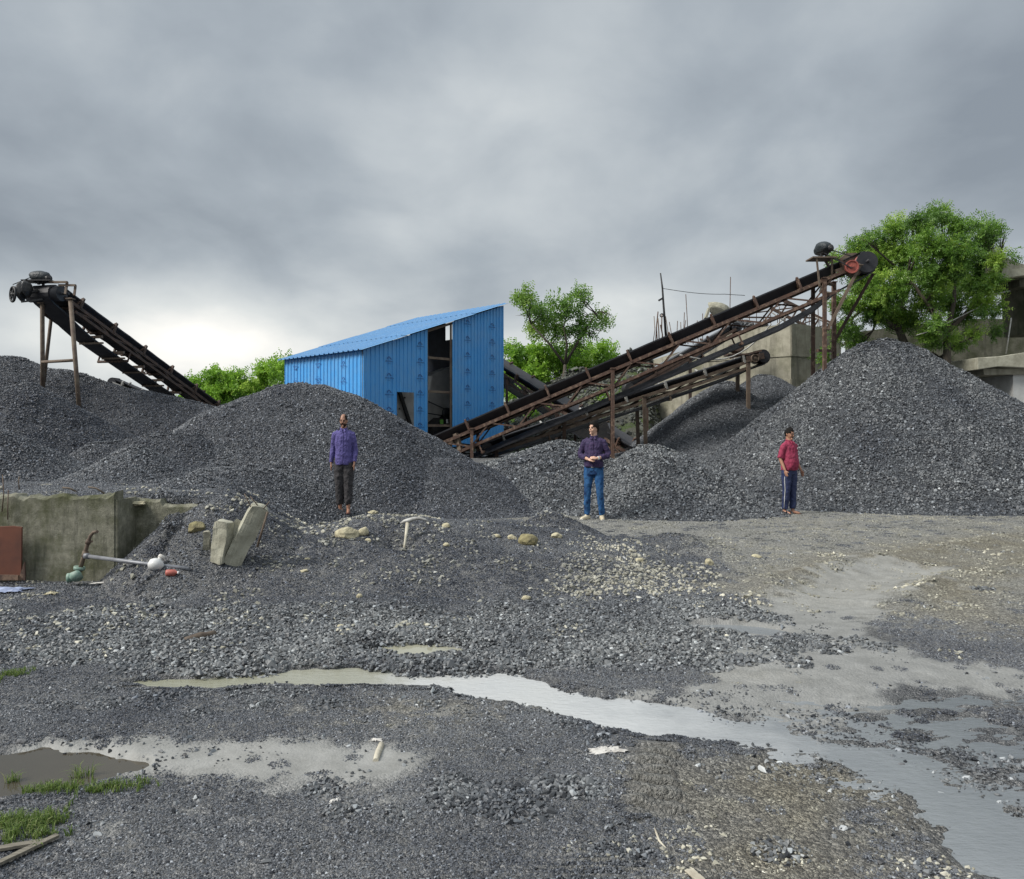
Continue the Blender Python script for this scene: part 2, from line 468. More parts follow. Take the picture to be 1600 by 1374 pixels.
def track(x, y):
    return (1-sst(.07, .16, np.abs(x-.185*y)+.09*fbm(x*6, y*9, 3, s=50)))*sst(3.15, 3.4, y+.2*fbm(x*8, y*3, 2, s=51))*(1-sst(3.85, 4.1, y))
def G(x, y):
    x = np.asarray(x, float); y = np.asarray(y, float)
    near = 1-sst(14, 18, y)
    z = .85*sst(15.5, 21, y)*(1-sst(7, 12, np.abs(x-4))*0)
    z = z+.03*fbm(x*.6, y*.6, 3)*sst(4, 7, y)+.012*fbm(x*2.5, y*2.5, 4)+.006*fbm(x*9, y*9, 3)
    # broad mound in the middle
    m1 = cone(x, y, [(-2.3, 9.3, .42), (-1.6, 9.5, .535), (-.9, 9.55, .49)], .26, .45)
    m2 = cone(x, y, [(-.9, 9.7, .47), (.2, 9.8, .38), (.95, 9.8, .27)], .24, .5)
    m3 = cone(x, y, [(.55, 10.7, .44), (.75, 10.6, .36)], .5, .2)
    m4 = cone(x, y, [(2.05, 10.0, .27), (2.35, 9.95, .22)], .45, .2)
    m5 = cone(x, y, [(-3.1, 8.6, .26), (-2.4, 9.2, .36)], .35, .4)
    mm = np.maximum.reduce([m1, m2, m3, m4, m5])+.05*fbm(x*1.7, y*1.7, 4, s=5)
    z = np.where(mm > z-.1, np.logaddexp(z*16, mm*16)/16, z)
    # dug hollow under the stick
    z = z-.16*np.exp(-(((x+1.28)/.28)**2+((y-8.75)/.3)**2))
    # raised platform behind the retaining wall and gravel spilling off its end
    plat = cone(x, y, [(-3.3, 8.75, .84), (-3.9, 10.2, .86), (-5.2, 13.5, .88)], .62, .15)+.05*fbm(x*1.3, y*1.3, 4, s=2)
    wy = np.where(x < -4.32, 8.34, 8.74)
    behind = (x < -3.35-(y-8.7)*.36) & (y > wy)
    plat = np.where(behind, .83+.05*fbm(x*1.3, y*1.3, 4, s=2)*sst(8.5, 9, y), plat)
    infront = (x < -3.66) & (y <= wy)
    plat = np.where(infront, cone(x, y, [(-3.62, 8.45, .74), (-3.45, 8.3, .78)], .95, .05), plat)
    z = np.maximum(z, plat)
    # left foreground is a little lower by the wall
    # water courses
    near_w = (y < 9)
    w = water_field(x, y)
    z = np.where(near_w, z*(1-sst(-1.2, .2, w)*.8)-.055*sst(-.35, .5, w), z)
    # wet shallows on the right: surface hovers about the water level
    sh = 1.6*blob(x, y, 1500, 1195, 240, 85)+1.6*blob(x, y, 1290, 1120, 230, 34)+blob(x, y, 1560, 1090, 150, 20)+blob(x, y, 1330, 1160, 160, 34)
    sh = np.clip(sh, 0, 1)*near_w*(1-.6*sst(-.2, .6, w))
    z = z*(1-sh)+sh*(WL+.030*fbm(x*5, y*11, 5, s=4, g=.72)-.003)
    # tyre track with lug marks
    tx = .185*y; trk = track(x, y)
    sn = np.sin((y+.3*(x-tx))*2*math.pi/.105+1.0*fbm(x*5, y*5, 2, s=9))
    z = z+trk*(.03-.075*sst(-.2, .8, sn)*(.9+.5*fbm(x*9, y*9, 2, s=7))+.004*fbm(x*22, y*30, 3))
    trk2 = blob(x, y, 940, 1352, 70, 18)
    z = z+trk2*.012*np.sin(y*2*math.pi/.05+x*6)
    z = z+.02*blob(x, y, 820, 1240, 120, 30)
    dw = seg_field(x, y, WHEEL)[0]; wy_ = sst(6.2, 7.2, y); z = z-.035*np.exp(-(dw/.4)**2)*wy_+.03*np.exp(-((dw-.62)/.14)**2)*wy_
    dw = seg_field(x, y, RUT)[0]; z = z-.04*np.exp(-(dw/.4)**2)+.035*np.exp(-((dw-.62)/.16)**2)
    return z

WHEEL = [W2(*q)+(0.,) for q in ((1215, 1075), (1235, 1010), (1285, 950), (1345, 905), (1400, 885))]
RUT = [W2(*q)+(0.,) for q in ((1290, 915), (1400, 895), (1500, 875), (1640, 845))]
def ground_attrs(x, y):
    w = water_field(x, y)
    n1 = fbm(x*1.9, y*1.9, 4, s=6); n2 = fbm(x*.8, y*.8, 4, s=12)
    d, (hw,) = seg_field(x, y, SILT)
    silt = sst(-.8, .5, (hw-d)/np.maximum(hw, .05)+n1*.5+.35*fbm(x*12, y*12, 3, s=5))
    silt = np.maximum(silt, .85*sst(.25, .8, 1.2*np.exp(-(seg_field(x, y, WHEEL)[0]/.55)**2)+.9*blob(x, y, 1380, 1045, 150, 24)+.8*blob(x, y, 1570, 1065, 90, 25)+.8*blob(x, y, 1150, 975, 110, 10)+.7*blob(x, y, 1130, 1090, 160, 18)+n1*.6+.5*fbm(x*8, y*8, 3, s=3)))
    rw = np.clip(1.1*blob(x, y, 1300, 985, 95, 50)+.9*blob(x, y, 1370, 1060, 130, 22)+.7*blob(x, y, 1560, 1070, 90, 25)+.8*blob(x, y, 1150, 975, 90, 10)+blob(x, y, 1480, 1170, 220, 70)+blob(x, y, 1250, 1095, 190, 22), 0, 1)
    wet = np.maximum(sst(-.55, .1, w+n1*.3), sst(.3, .7, rw+n1*.35))
    tan = np.clip(1.4*np.exp(-(seg_field(x, y, RUT)[0]/1.0)**2)+.5*blob(x, y, 1480, 880, 170, 28)+.55*blob(x, y, 1560, 960, 150, 60)+1.0*blob(x, y, 1190, 1055, 90, 12)+1.5*blob(x, y, 1250, 1255, 220, 85)+.5*blob(x, y, 1120, 1340, 160, 40)+.35*blob(x, y, 640, 1110, 300, 30)+.3*sst(.1, .5, n2)*sst(10, 12, y), 0, 1)
    tan = np.clip(tan*(.75+.9*n1)*(1-track(x, y)), 0, 1)
    yard = sst(10.2, 11.2, y-.25*np.clip(x, -3, 2)+.6*n1)*sst(-.6, .6, x-.3+n1)
    yard = np.maximum(yard, sst(1.6, 2.6, x-.0*y+n1*.8)*sst(5.5, 7.5, y))
    return dict(trk=track(x, y)+.8*blob(x, y, 940, 1352, 70, 14), wet=wet, silt=silt, tan=tan, yard=yard, n1=n1, w=w)

# ground material
def ground_mat():
    m, nt, b = mat('gravelly_ground')
    tc = N(nt, 'ShaderNodeTexCoord').outputs['Object']
    def at(n):
        a = N(nt, 'ShaderNodeAttribute'); a.attribute_name = n; return a.outputs['Fac']
    v = N(nt, 'ShaderNodeTexVoronoi', i_Scale=62.0); nt.links.new(tc, v.inputs['Vector'])
    v2 = N(nt, 'ShaderNodeTexVoronoi', i_Scale=150.0); nt.links.new(tc, v2.inputs['Vector'])
    cell = N(nt, 'ShaderNodeSeparateColor'); nt.links.new(v.outputs['Color'], cell.inputs[0])
    cell2 = N(nt, 'ShaderNodeSeparateColor'); nt.links.new(v2.outputs['Color'], cell2.inputs[0])
    k = mth(nt, 'ADD', mth(nt, 'MULTIPLY', cell.outputs[0], .5), mth(nt, 'MULTIPLY', cell2.outputs[0], .5))
    grit = ramp(nt, k, [(.1, (.03,.031,.035)), (.5, (.095,.098,.103)), (.85, (.25,.25,.25)), (1, (.48,.48,.46))]).outputs[0]
    big = noise(nt, tc, 1.7, 8, .65)
    grit = mixc(nt, ramp(nt, big, [(.38, (0,0,0)), (.62, (.45,.45,.45))]).outputs[0], grit, (.13,.128,.118))
    tancol = ramp(nt, mth(nt, 'ADD', mth(nt, 'MULTIPLY', k, .7), mth(nt, 'MULTIPLY', noise(nt, tc, 8, 6), .3)), [(.22, (.045,.038,.026)), (.5, (.135,.118,.078)), (.8, (.36,.33,.24)), (.95, (.60,.57,.47))]).outputs[0]
    yardcol = ramp(nt, k, [(.1, (.075,.075,.07)), (.55, (.21,.208,.19)), (.95, (.48,.475,.44))]).outputs[0]
    c = mixc(nt, at('yard'), grit, yardcol)
    c = mixc(nt, mth(nt, 'MULTIPLY', at('tan'), .8), c, tancol)
    sc = ramp(nt, noise(nt, tc, 5, 8, .7), [(.35, (.20,.20,.187)), (.65, (.30,.30,.285))]).outputs[0]
    c = mixc(nt, mth(nt, 'MULTIPLY', at('silt'), .92), c, sc)
    wm = mth(nt, 'MULTIPLY', mth(nt, 'MULTIPLY', at('wet'), mth(nt, 'SUBTRACT', 1.0, at('silt'))), .38)
    c = mixc(nt, wm, c, (.045,.047,.052))
    c = mixc(nt, mth(nt, 'MULTIPLY', at('trk'), .75), c, mixc(nt, k, (.06,.058,.05), (.24,.235,.21)))
    nt.links.new(c, b.inputs['Base Color'])
    # roughness: silt films and wet films are glossier
    nz = noise(nt, tc, 9, 5, .7)
    rr = mth(nt, 'SUBTRACT', .85, mth(nt, 'MULTIPLY', mth(nt, 'MULTIPLY', at('wet'), mth(nt, 'SUBTRACT', 1.0, mth(nt, 'MULTIPLY', at('silt'), .7))), mth(nt, 'ADD', .42, mth(nt, 'MULTIPLY', nz, .35))))
    rr = mth(nt, 'SUBTRACT', rr, mth(nt, 'MULTIPLY', at('silt'), .06), clamp=True)
    nt.links.new(rr, b.inputs['Roughness'])
    h = mth(nt, 'ADD', mth(nt, 'MULTIPLY', v.outputs['Distance'], -1.0), mth(nt, 'MULTIPLY', v2.outputs['Distance'], -.5))
    h = mth(nt, 'MULTIPLY', h, mth(nt, 'SUBTRACT', 1.0, mth(nt, 'MULTIPLY', at('silt'), .9)))
    bn = bump(nt, b, h, 1.0, .016)
    return m
M['ground'] = ground_mat()

rows = np.concatenate([[-60, -20, -6, -1, .4], 1.2*(45/1.2)**(np.linspace(0, 1, 1050)), [50, 60, 80, 120, 200, 400, 900]])
core = np.linspace(-1.05, 1.05, 640)
cols = np.concatenate([[-40, -12, -5, -3, -2, -1.6, -1.3], core, [1.3, 1.6, 2, 3, 5, 12, 40]])
YY, UU = np.meshgrid(rows, cols, indexing='ij')
XX = UU*np.maximum(YY+.5, 1.7)
ZZ = G(XX, YY)
at_ = ground_attrs(XX, YY)
me = grid_mesh('ground', XX, YY, ZZ, M['ground'], {k: at_[k] for k in ('wet', 'silt', 'tan', 'yard', 'trk')})
tag(link('ground', me), 'wet dark gravel yard with tyre marks and puddles', kind='structure')

# water sheets
def water_mat(name, col, rough=.04, bs=.06):
    m, nt, b = mat(name)
    tc = N(nt, 'ShaderNodeTexCoord').outputs['Object']
    c = ramp(nt, noise(nt, tc, 2.2, 4), [(.3, col), (.7, tuple(x*1.25 for x in col))]).outputs[0]
    nt.links.new(c, b.inputs['Base Color']); b.inputs['Roughness'].default_value = rough
    b.inputs['IOR'].default_value = 1.33; b.inputs['Specular IOR Level'].default_value = .85
    mp = N(nt, 'ShaderNodeMapping'); mp.inputs['Scale'].default_value = (1, 2.2, 1); nt.links.new(tc, mp.inputs[0])
    bump(nt, b, noise(nt, mp.outputs[0], 16, 4, .6), bs, .01)
    return m
M['water'] = water_mat('muddy_stream_water', (.40,.41,.405), .05, .45)
_nt = M['water'].node_tree; _b = _nt.nodes['Principled BSDF']
_sx = N(_nt, 'ShaderNodeSeparateXYZ'); _nt.links.new(N(_nt, 'ShaderNodeTexCoord').outputs['Object'], _sx.inputs[0])
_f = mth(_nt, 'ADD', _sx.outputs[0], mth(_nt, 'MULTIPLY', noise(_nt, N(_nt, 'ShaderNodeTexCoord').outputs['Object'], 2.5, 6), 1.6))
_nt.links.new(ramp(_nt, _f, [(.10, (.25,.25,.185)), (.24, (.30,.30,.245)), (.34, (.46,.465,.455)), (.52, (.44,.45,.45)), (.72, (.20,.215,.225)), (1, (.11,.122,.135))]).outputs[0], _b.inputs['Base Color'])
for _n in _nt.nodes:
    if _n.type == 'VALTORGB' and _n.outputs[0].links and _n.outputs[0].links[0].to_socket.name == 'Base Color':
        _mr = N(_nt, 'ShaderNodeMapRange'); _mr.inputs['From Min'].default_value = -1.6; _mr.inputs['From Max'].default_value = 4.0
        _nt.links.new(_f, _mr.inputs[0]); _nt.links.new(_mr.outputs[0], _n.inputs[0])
M['water_tan'] = water_mat('still_tan_water', (.27,.265,.20), .02, .01)
M['water_dark'] = water_mat('dark_puddle_water', (.05,.043,.03), .02, .05)
def water_sheet(name, pts, level, material, label):
    ext = lambda a, b: (a[0]+(a[0]-b[0])*.8, a[1]+(a[1]-b[1])*.8, a[2])
    pts = [ext(pts[0], pts[1])]+list(pts)+[ext(pts[-1], pts[-2])]
    L = []; Rr = []
    for i, p in enumerate(pts):
        a = pts[max(i-1, 0)]; c = pts[min(i+1, len(pts)-1)]
        dx, dy = c[0]-a[0], c[1]-a[1]; l = math.hypot(dx, dy)
        nx, ny = -dy/l, dx/l; w = p[2]*1.9+.04
        L.append((p[0]+nx*w, p[1]+ny*w, level)); Rr.append((p[0]-nx*w, p[1]-ny*w, level))
    mb = MB(); n = len(pts)
    mb.add(L+Rr, [(i, i+1, n+i+1, n+i)[::-1] for i in range(n-1)], 0)
    return tag(mb.build(name, material), label, kind='structure')
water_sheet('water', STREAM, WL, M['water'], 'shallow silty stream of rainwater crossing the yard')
water_sheet('water', POND, WL, M['water_tan'], 'small tan puddle in the coarse stones')
water_sheet('water', PUDDLE, WL-.0, M['water_dark'], 'dark puddle at the lower left with grass in it')
water_sheet('water', SIDE, WL, M['water'], 'thin puddle beside the wheel track')
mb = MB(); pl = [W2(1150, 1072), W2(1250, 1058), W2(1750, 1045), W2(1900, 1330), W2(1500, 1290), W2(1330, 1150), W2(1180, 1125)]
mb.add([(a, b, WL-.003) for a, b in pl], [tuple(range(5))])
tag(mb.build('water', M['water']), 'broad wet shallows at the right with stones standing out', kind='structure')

# scattered gravel on the yard -------------------------------------------------
def yard_points(n, size_fn, Y0, Y1, keep_fn, spread=.78, step=None):
    # area-uniform in the visible fan with margins
    if step:
        xm = spread*Y1+.3
        gx, gy = np.meshgrid(np.arange(-xm, xm, step), np.arange(Y0, Y1, step*.87), indexing='ij')
        gx = gx+np.where(np.arange(gx.shape[1]) % 2, step/2, 0)[None, :]
        x = gx.ravel()+rng.uniform(-.2, .2, gx.size)*step; y = gy.ravel()+rng.uniform(-.2, .2, gx.size)*step
        k = np.abs(x) < spread*y+.3; x, y = x[k], y[k]
    else:
        y = np.sqrt(rng.uniform(Y0*Y0, Y1*Y1, n)); x = rng.uniform(-1, 1, n)*(spread*y+.3)
    at = ground_attrs(x, y)
    k = keep_fn(x, y, at, rng.random(len(x))) & (track(x, y) < .2)
    x, y = x[k], y[k]; at = {a: v[k] for a, v in at.items()}
    return x, y, at, size_fn(x, y, at)
def tone_map(x, y, at):
    b = lambda cx, cy, sx, sy: np.exp(-(((x-cx)/sx)**2+((y-cy)/sy)**2))
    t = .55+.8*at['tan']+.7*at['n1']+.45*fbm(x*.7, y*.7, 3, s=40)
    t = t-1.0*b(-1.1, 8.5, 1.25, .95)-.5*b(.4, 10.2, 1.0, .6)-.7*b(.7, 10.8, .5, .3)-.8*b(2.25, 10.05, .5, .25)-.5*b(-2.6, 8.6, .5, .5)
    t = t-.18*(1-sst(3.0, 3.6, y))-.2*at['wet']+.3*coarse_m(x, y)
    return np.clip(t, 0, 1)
def gravel_obj(name, label, sg, sets, sink=-.12):
    me = bpy.data.meshes.new(name)
    for (x, y, at, s) in sets:
        nx, ny, nz = hslope(G, x, y, .08)
        e = euler_from_normals(nx, ny, nz, rng.uniform(0, 6.28, len(x)))
        z = G(x, y)-s*sink
        tone = tone_map(x, y, at)
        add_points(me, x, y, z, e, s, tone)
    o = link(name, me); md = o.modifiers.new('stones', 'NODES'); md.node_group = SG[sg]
    return tag(o, label, kind='stuff')

coarse_m = lambda x, y: np.clip(1.15*blob(x, y, 500, 985, 620, 42)+.9*blob(x, y, 900, 1000, 260, 50)+.8*blob(x, y, 100, 1000, 300, 40)+.5*blob(x, y, 1050, 950, 130, 25), 0, 1)
def k_coarse(x, y, a, r):
    c = sst(.25, .6, coarse_m(x, y)+.5*a['n1'])
    return (r < c) & (a['w'] < -.12) & (G(x, y) > WL+.003)
def k_fine(x, y, a, r):
    c = 1-sst(.35, .7, coarse_m(x, y)+.5*a['n1'])
    c = c*(1-.97*a['silt'])*(1-.75*a['wet'])*(1-.93*a['yard'])*(1-.96*sst(.08, .45, a['tan']))
    return (r < c) & (a['w'] < .1) & ((y > 7) | (G(x, y) > WL+.004))
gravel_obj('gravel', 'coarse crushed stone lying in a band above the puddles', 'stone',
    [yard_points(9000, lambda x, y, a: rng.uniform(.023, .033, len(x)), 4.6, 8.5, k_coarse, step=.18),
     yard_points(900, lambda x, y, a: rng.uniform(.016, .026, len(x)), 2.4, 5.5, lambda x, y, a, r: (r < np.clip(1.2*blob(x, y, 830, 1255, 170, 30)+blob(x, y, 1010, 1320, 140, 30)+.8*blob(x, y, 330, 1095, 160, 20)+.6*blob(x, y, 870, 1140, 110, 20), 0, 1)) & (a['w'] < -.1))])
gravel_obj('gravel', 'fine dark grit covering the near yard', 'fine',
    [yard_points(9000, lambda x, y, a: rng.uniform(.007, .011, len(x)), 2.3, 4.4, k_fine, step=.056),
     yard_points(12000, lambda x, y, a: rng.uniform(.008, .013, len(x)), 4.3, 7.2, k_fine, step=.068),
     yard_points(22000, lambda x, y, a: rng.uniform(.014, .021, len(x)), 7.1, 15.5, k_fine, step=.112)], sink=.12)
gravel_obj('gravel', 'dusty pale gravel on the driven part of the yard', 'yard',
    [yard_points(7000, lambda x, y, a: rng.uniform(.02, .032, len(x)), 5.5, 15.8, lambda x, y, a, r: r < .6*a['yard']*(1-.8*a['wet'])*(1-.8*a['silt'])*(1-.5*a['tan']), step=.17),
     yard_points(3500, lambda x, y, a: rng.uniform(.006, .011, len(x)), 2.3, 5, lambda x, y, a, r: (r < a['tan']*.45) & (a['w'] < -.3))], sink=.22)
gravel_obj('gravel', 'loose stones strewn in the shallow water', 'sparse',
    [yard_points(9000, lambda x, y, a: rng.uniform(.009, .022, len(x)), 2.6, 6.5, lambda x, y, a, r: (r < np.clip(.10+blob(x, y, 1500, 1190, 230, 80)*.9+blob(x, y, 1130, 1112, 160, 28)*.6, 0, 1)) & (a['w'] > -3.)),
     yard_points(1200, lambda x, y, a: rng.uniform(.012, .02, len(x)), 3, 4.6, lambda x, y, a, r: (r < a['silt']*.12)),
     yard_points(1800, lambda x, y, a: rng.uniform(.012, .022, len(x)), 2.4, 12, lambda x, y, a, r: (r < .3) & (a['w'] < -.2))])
gravel_obj('rubble', 'pale yellowish broken rubble on the right flank of the low mound', 'tan',
    [yard_points(16000, lambda x, y, a: rng.uniform(.022, .05, len(x)), 5.5, 11.5, lambda x, y, a, r: r < np.clip(.55*blob(x, y, 1000, 905, 85, 20)+.4*blob(x, y, 930, 905, 60, 20)+.5*blob(x, y, 850, 838, 60, 7)+.09*blob(x, y, 600, 860, 260, 70)+.2*blob(x, y, 200, 970, 160, 14)+.004, 0, 1)*.5),
     yard_points(900, lambda x, y, a: rng.uniform(.012, .022, len(x)), 2.3, 3.6, lambda x, y, a, r: (r < .8*blob(x, y, 1080, 1325, 120, 26)+.5*blob(x, y, 1450, 1330, 120, 26)) & (a['w'] < -.3))])

# ------------------------------------------------------------ gravel piles
def pile_mat(name, dark, light):
    m, nt, b = mat(name)
    tc = N(nt, 'ShaderNodeTexCoord').outputs['Object']
    v = N(nt, 'ShaderNodeTexVoronoi', i_Scale=38.0); nt.links.new(tc, v.inputs['Vector'])
    cell = N(nt, 'ShaderNodeSeparateColor'); nt.links.new(v.outputs['Color'], cell.inputs[0])
    c = ramp(nt, cell.outputs[0], [(0, dark), (1, light)]).outputs[0]
    nt.links.new(c, b.inputs['Base Color']); b.inputs['Roughness'].default_value = .7
    bump(nt, b, mth(nt, 'MULTIPLY', v.outputs['Distance'], -1.), .8, .02)
    return m
M['pile'] = pile_mat('gravel_pile_core', (.012,.014,.018), (.045,.05,.058))

def jgrid(x0, x1, y0, y1, step):
    gx, gy = np.meshgrid(np.arange(x0, x1, step), np.arange(y0, y1, step*.87), indexing='ij')
    gx = gx+np.where(np.arange(gx.shape[1]) % 2, step/2, 0)[None, :]
    x = gx.ravel()+rng.uniform(-.18, .18, gx.size)*step; y = gy.ravel()+rng.uniform(-.18, .18, gx.size)*step
    return x, y
PILES = {}
def pile(key, label, ridge, slope, stone, sg='fine', rnd=.35, nz=.06, dens=1.7, group='crushed stone piles', seed=0., tn=.45, crest=.5):
    pts = [tuple(P(*r)) for r in ridge]
    def H(x, y):
        h = cone(x, y, pts, slope, rnd)
        s = np.clip((h-G(x, y))/1.0, 0, 1)
        h = h+nz*fbm(x*1.1, y*1.1, 4, s=seed+3)*(.6+.8*s)+nz*.35*fbm(x*4, y*4, 3, s=seed)
        # toe spreads out gently
        g = G(x, y)
        d = h-g
        return g+np.where(d > -.6, np.logaddexp(0, d*7)/7-.03, -.2)
    PILES[key] = H
    zm = max(p[2] for p in pts); rad = (zm+.4)/slope
    x0 = min(p[0] for p in pts)-rad; x1 = max(p[0] for p in pts)+rad
    y0 = min(p[1] for p in pts)-rad; y1 = max(p[1] for p in pts)+rad
    st = .07
    gx, gy = np.meshgrid(np.arange(x0, x1, st), np.arange(y0, y1, st), indexing='ij')
    gz = H(gx, gy); g = G(gx, gy)
    keep = gz > g-.02
    me = grid_mesh('gravel_pile', gx, gy, gz, M['pile'], keep=keep)
    # stones
    area = (x1-x0)*(y1-y0)
    x, y = jgrid(x0, x1, y0, y1, stone*5*1.22)
    h = H(x, y); k = h > G(x, y)+.005
    # leave out clumps buried under neighbouring heaps built before
    x, y, h = x[k], y[k], h[k]
    nx, ny, nzz = hslope(H, x, y, .08)
    e = euler_from_normals(nx, ny, nzz, rng.uniform(0, 6.28, len(x)))
    s = stone*rng.uniform(.85, 1.15, len(x))
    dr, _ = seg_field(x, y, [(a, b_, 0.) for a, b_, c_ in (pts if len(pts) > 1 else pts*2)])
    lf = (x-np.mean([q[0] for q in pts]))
    tone = np.clip(tn+.6*fbm(x*.9, y*.9, 3, s=seed+9)+crest*np.exp(-(dr/.3)**2)-.25*crest*np.tanh(lf), 0, 1)  # relief shading put into tone: dusty pale crest, lighter left and darker right flank
    o = link('gravel_pile', me)
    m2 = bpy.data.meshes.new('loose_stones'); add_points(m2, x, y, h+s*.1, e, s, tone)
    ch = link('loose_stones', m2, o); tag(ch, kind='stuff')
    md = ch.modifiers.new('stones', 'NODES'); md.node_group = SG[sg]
    return tag(o, label, 'gravel pile', group)

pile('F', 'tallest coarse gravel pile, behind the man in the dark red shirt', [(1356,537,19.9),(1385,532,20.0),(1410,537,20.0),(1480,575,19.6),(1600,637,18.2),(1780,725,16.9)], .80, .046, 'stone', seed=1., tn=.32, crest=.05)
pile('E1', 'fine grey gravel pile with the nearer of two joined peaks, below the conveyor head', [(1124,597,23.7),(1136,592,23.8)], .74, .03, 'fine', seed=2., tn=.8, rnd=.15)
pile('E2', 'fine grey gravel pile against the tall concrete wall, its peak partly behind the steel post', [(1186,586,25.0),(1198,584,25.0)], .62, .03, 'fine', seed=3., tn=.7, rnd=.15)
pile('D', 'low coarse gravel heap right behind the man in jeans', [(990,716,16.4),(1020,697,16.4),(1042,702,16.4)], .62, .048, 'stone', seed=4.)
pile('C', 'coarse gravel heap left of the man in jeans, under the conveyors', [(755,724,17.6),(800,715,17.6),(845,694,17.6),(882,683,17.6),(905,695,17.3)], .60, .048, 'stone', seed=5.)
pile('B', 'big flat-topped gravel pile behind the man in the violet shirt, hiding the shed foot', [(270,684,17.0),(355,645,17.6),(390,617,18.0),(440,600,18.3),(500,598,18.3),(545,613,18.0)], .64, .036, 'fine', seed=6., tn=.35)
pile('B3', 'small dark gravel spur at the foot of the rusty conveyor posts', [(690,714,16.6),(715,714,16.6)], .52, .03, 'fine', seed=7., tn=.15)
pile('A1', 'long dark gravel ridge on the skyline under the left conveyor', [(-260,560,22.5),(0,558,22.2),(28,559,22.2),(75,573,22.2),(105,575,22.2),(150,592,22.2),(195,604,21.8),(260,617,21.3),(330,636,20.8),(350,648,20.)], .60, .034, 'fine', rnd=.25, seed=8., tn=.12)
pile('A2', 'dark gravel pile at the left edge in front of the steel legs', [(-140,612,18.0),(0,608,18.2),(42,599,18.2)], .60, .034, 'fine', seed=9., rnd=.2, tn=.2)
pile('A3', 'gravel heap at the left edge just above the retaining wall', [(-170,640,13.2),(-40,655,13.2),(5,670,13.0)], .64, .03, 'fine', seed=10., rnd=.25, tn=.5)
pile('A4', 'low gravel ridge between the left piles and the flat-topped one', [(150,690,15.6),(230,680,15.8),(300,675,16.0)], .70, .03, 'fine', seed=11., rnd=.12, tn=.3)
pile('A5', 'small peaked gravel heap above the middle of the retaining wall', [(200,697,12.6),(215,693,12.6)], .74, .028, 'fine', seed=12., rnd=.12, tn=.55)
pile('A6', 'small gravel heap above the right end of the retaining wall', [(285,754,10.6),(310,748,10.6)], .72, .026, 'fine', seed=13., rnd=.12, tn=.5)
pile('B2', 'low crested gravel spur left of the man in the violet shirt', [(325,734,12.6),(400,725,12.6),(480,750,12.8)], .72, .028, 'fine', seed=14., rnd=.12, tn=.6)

def top(x, y, keys=None):
    """ground or pile height at a spot"""
    x = np.asarray([x], float); y = np.asarray([y], float)
    h = G(x, y)[0]
    for k, H in PILES.items():
        if keys is None or k in keys: h = max(h, H(x, y)[0])
    return float(h)
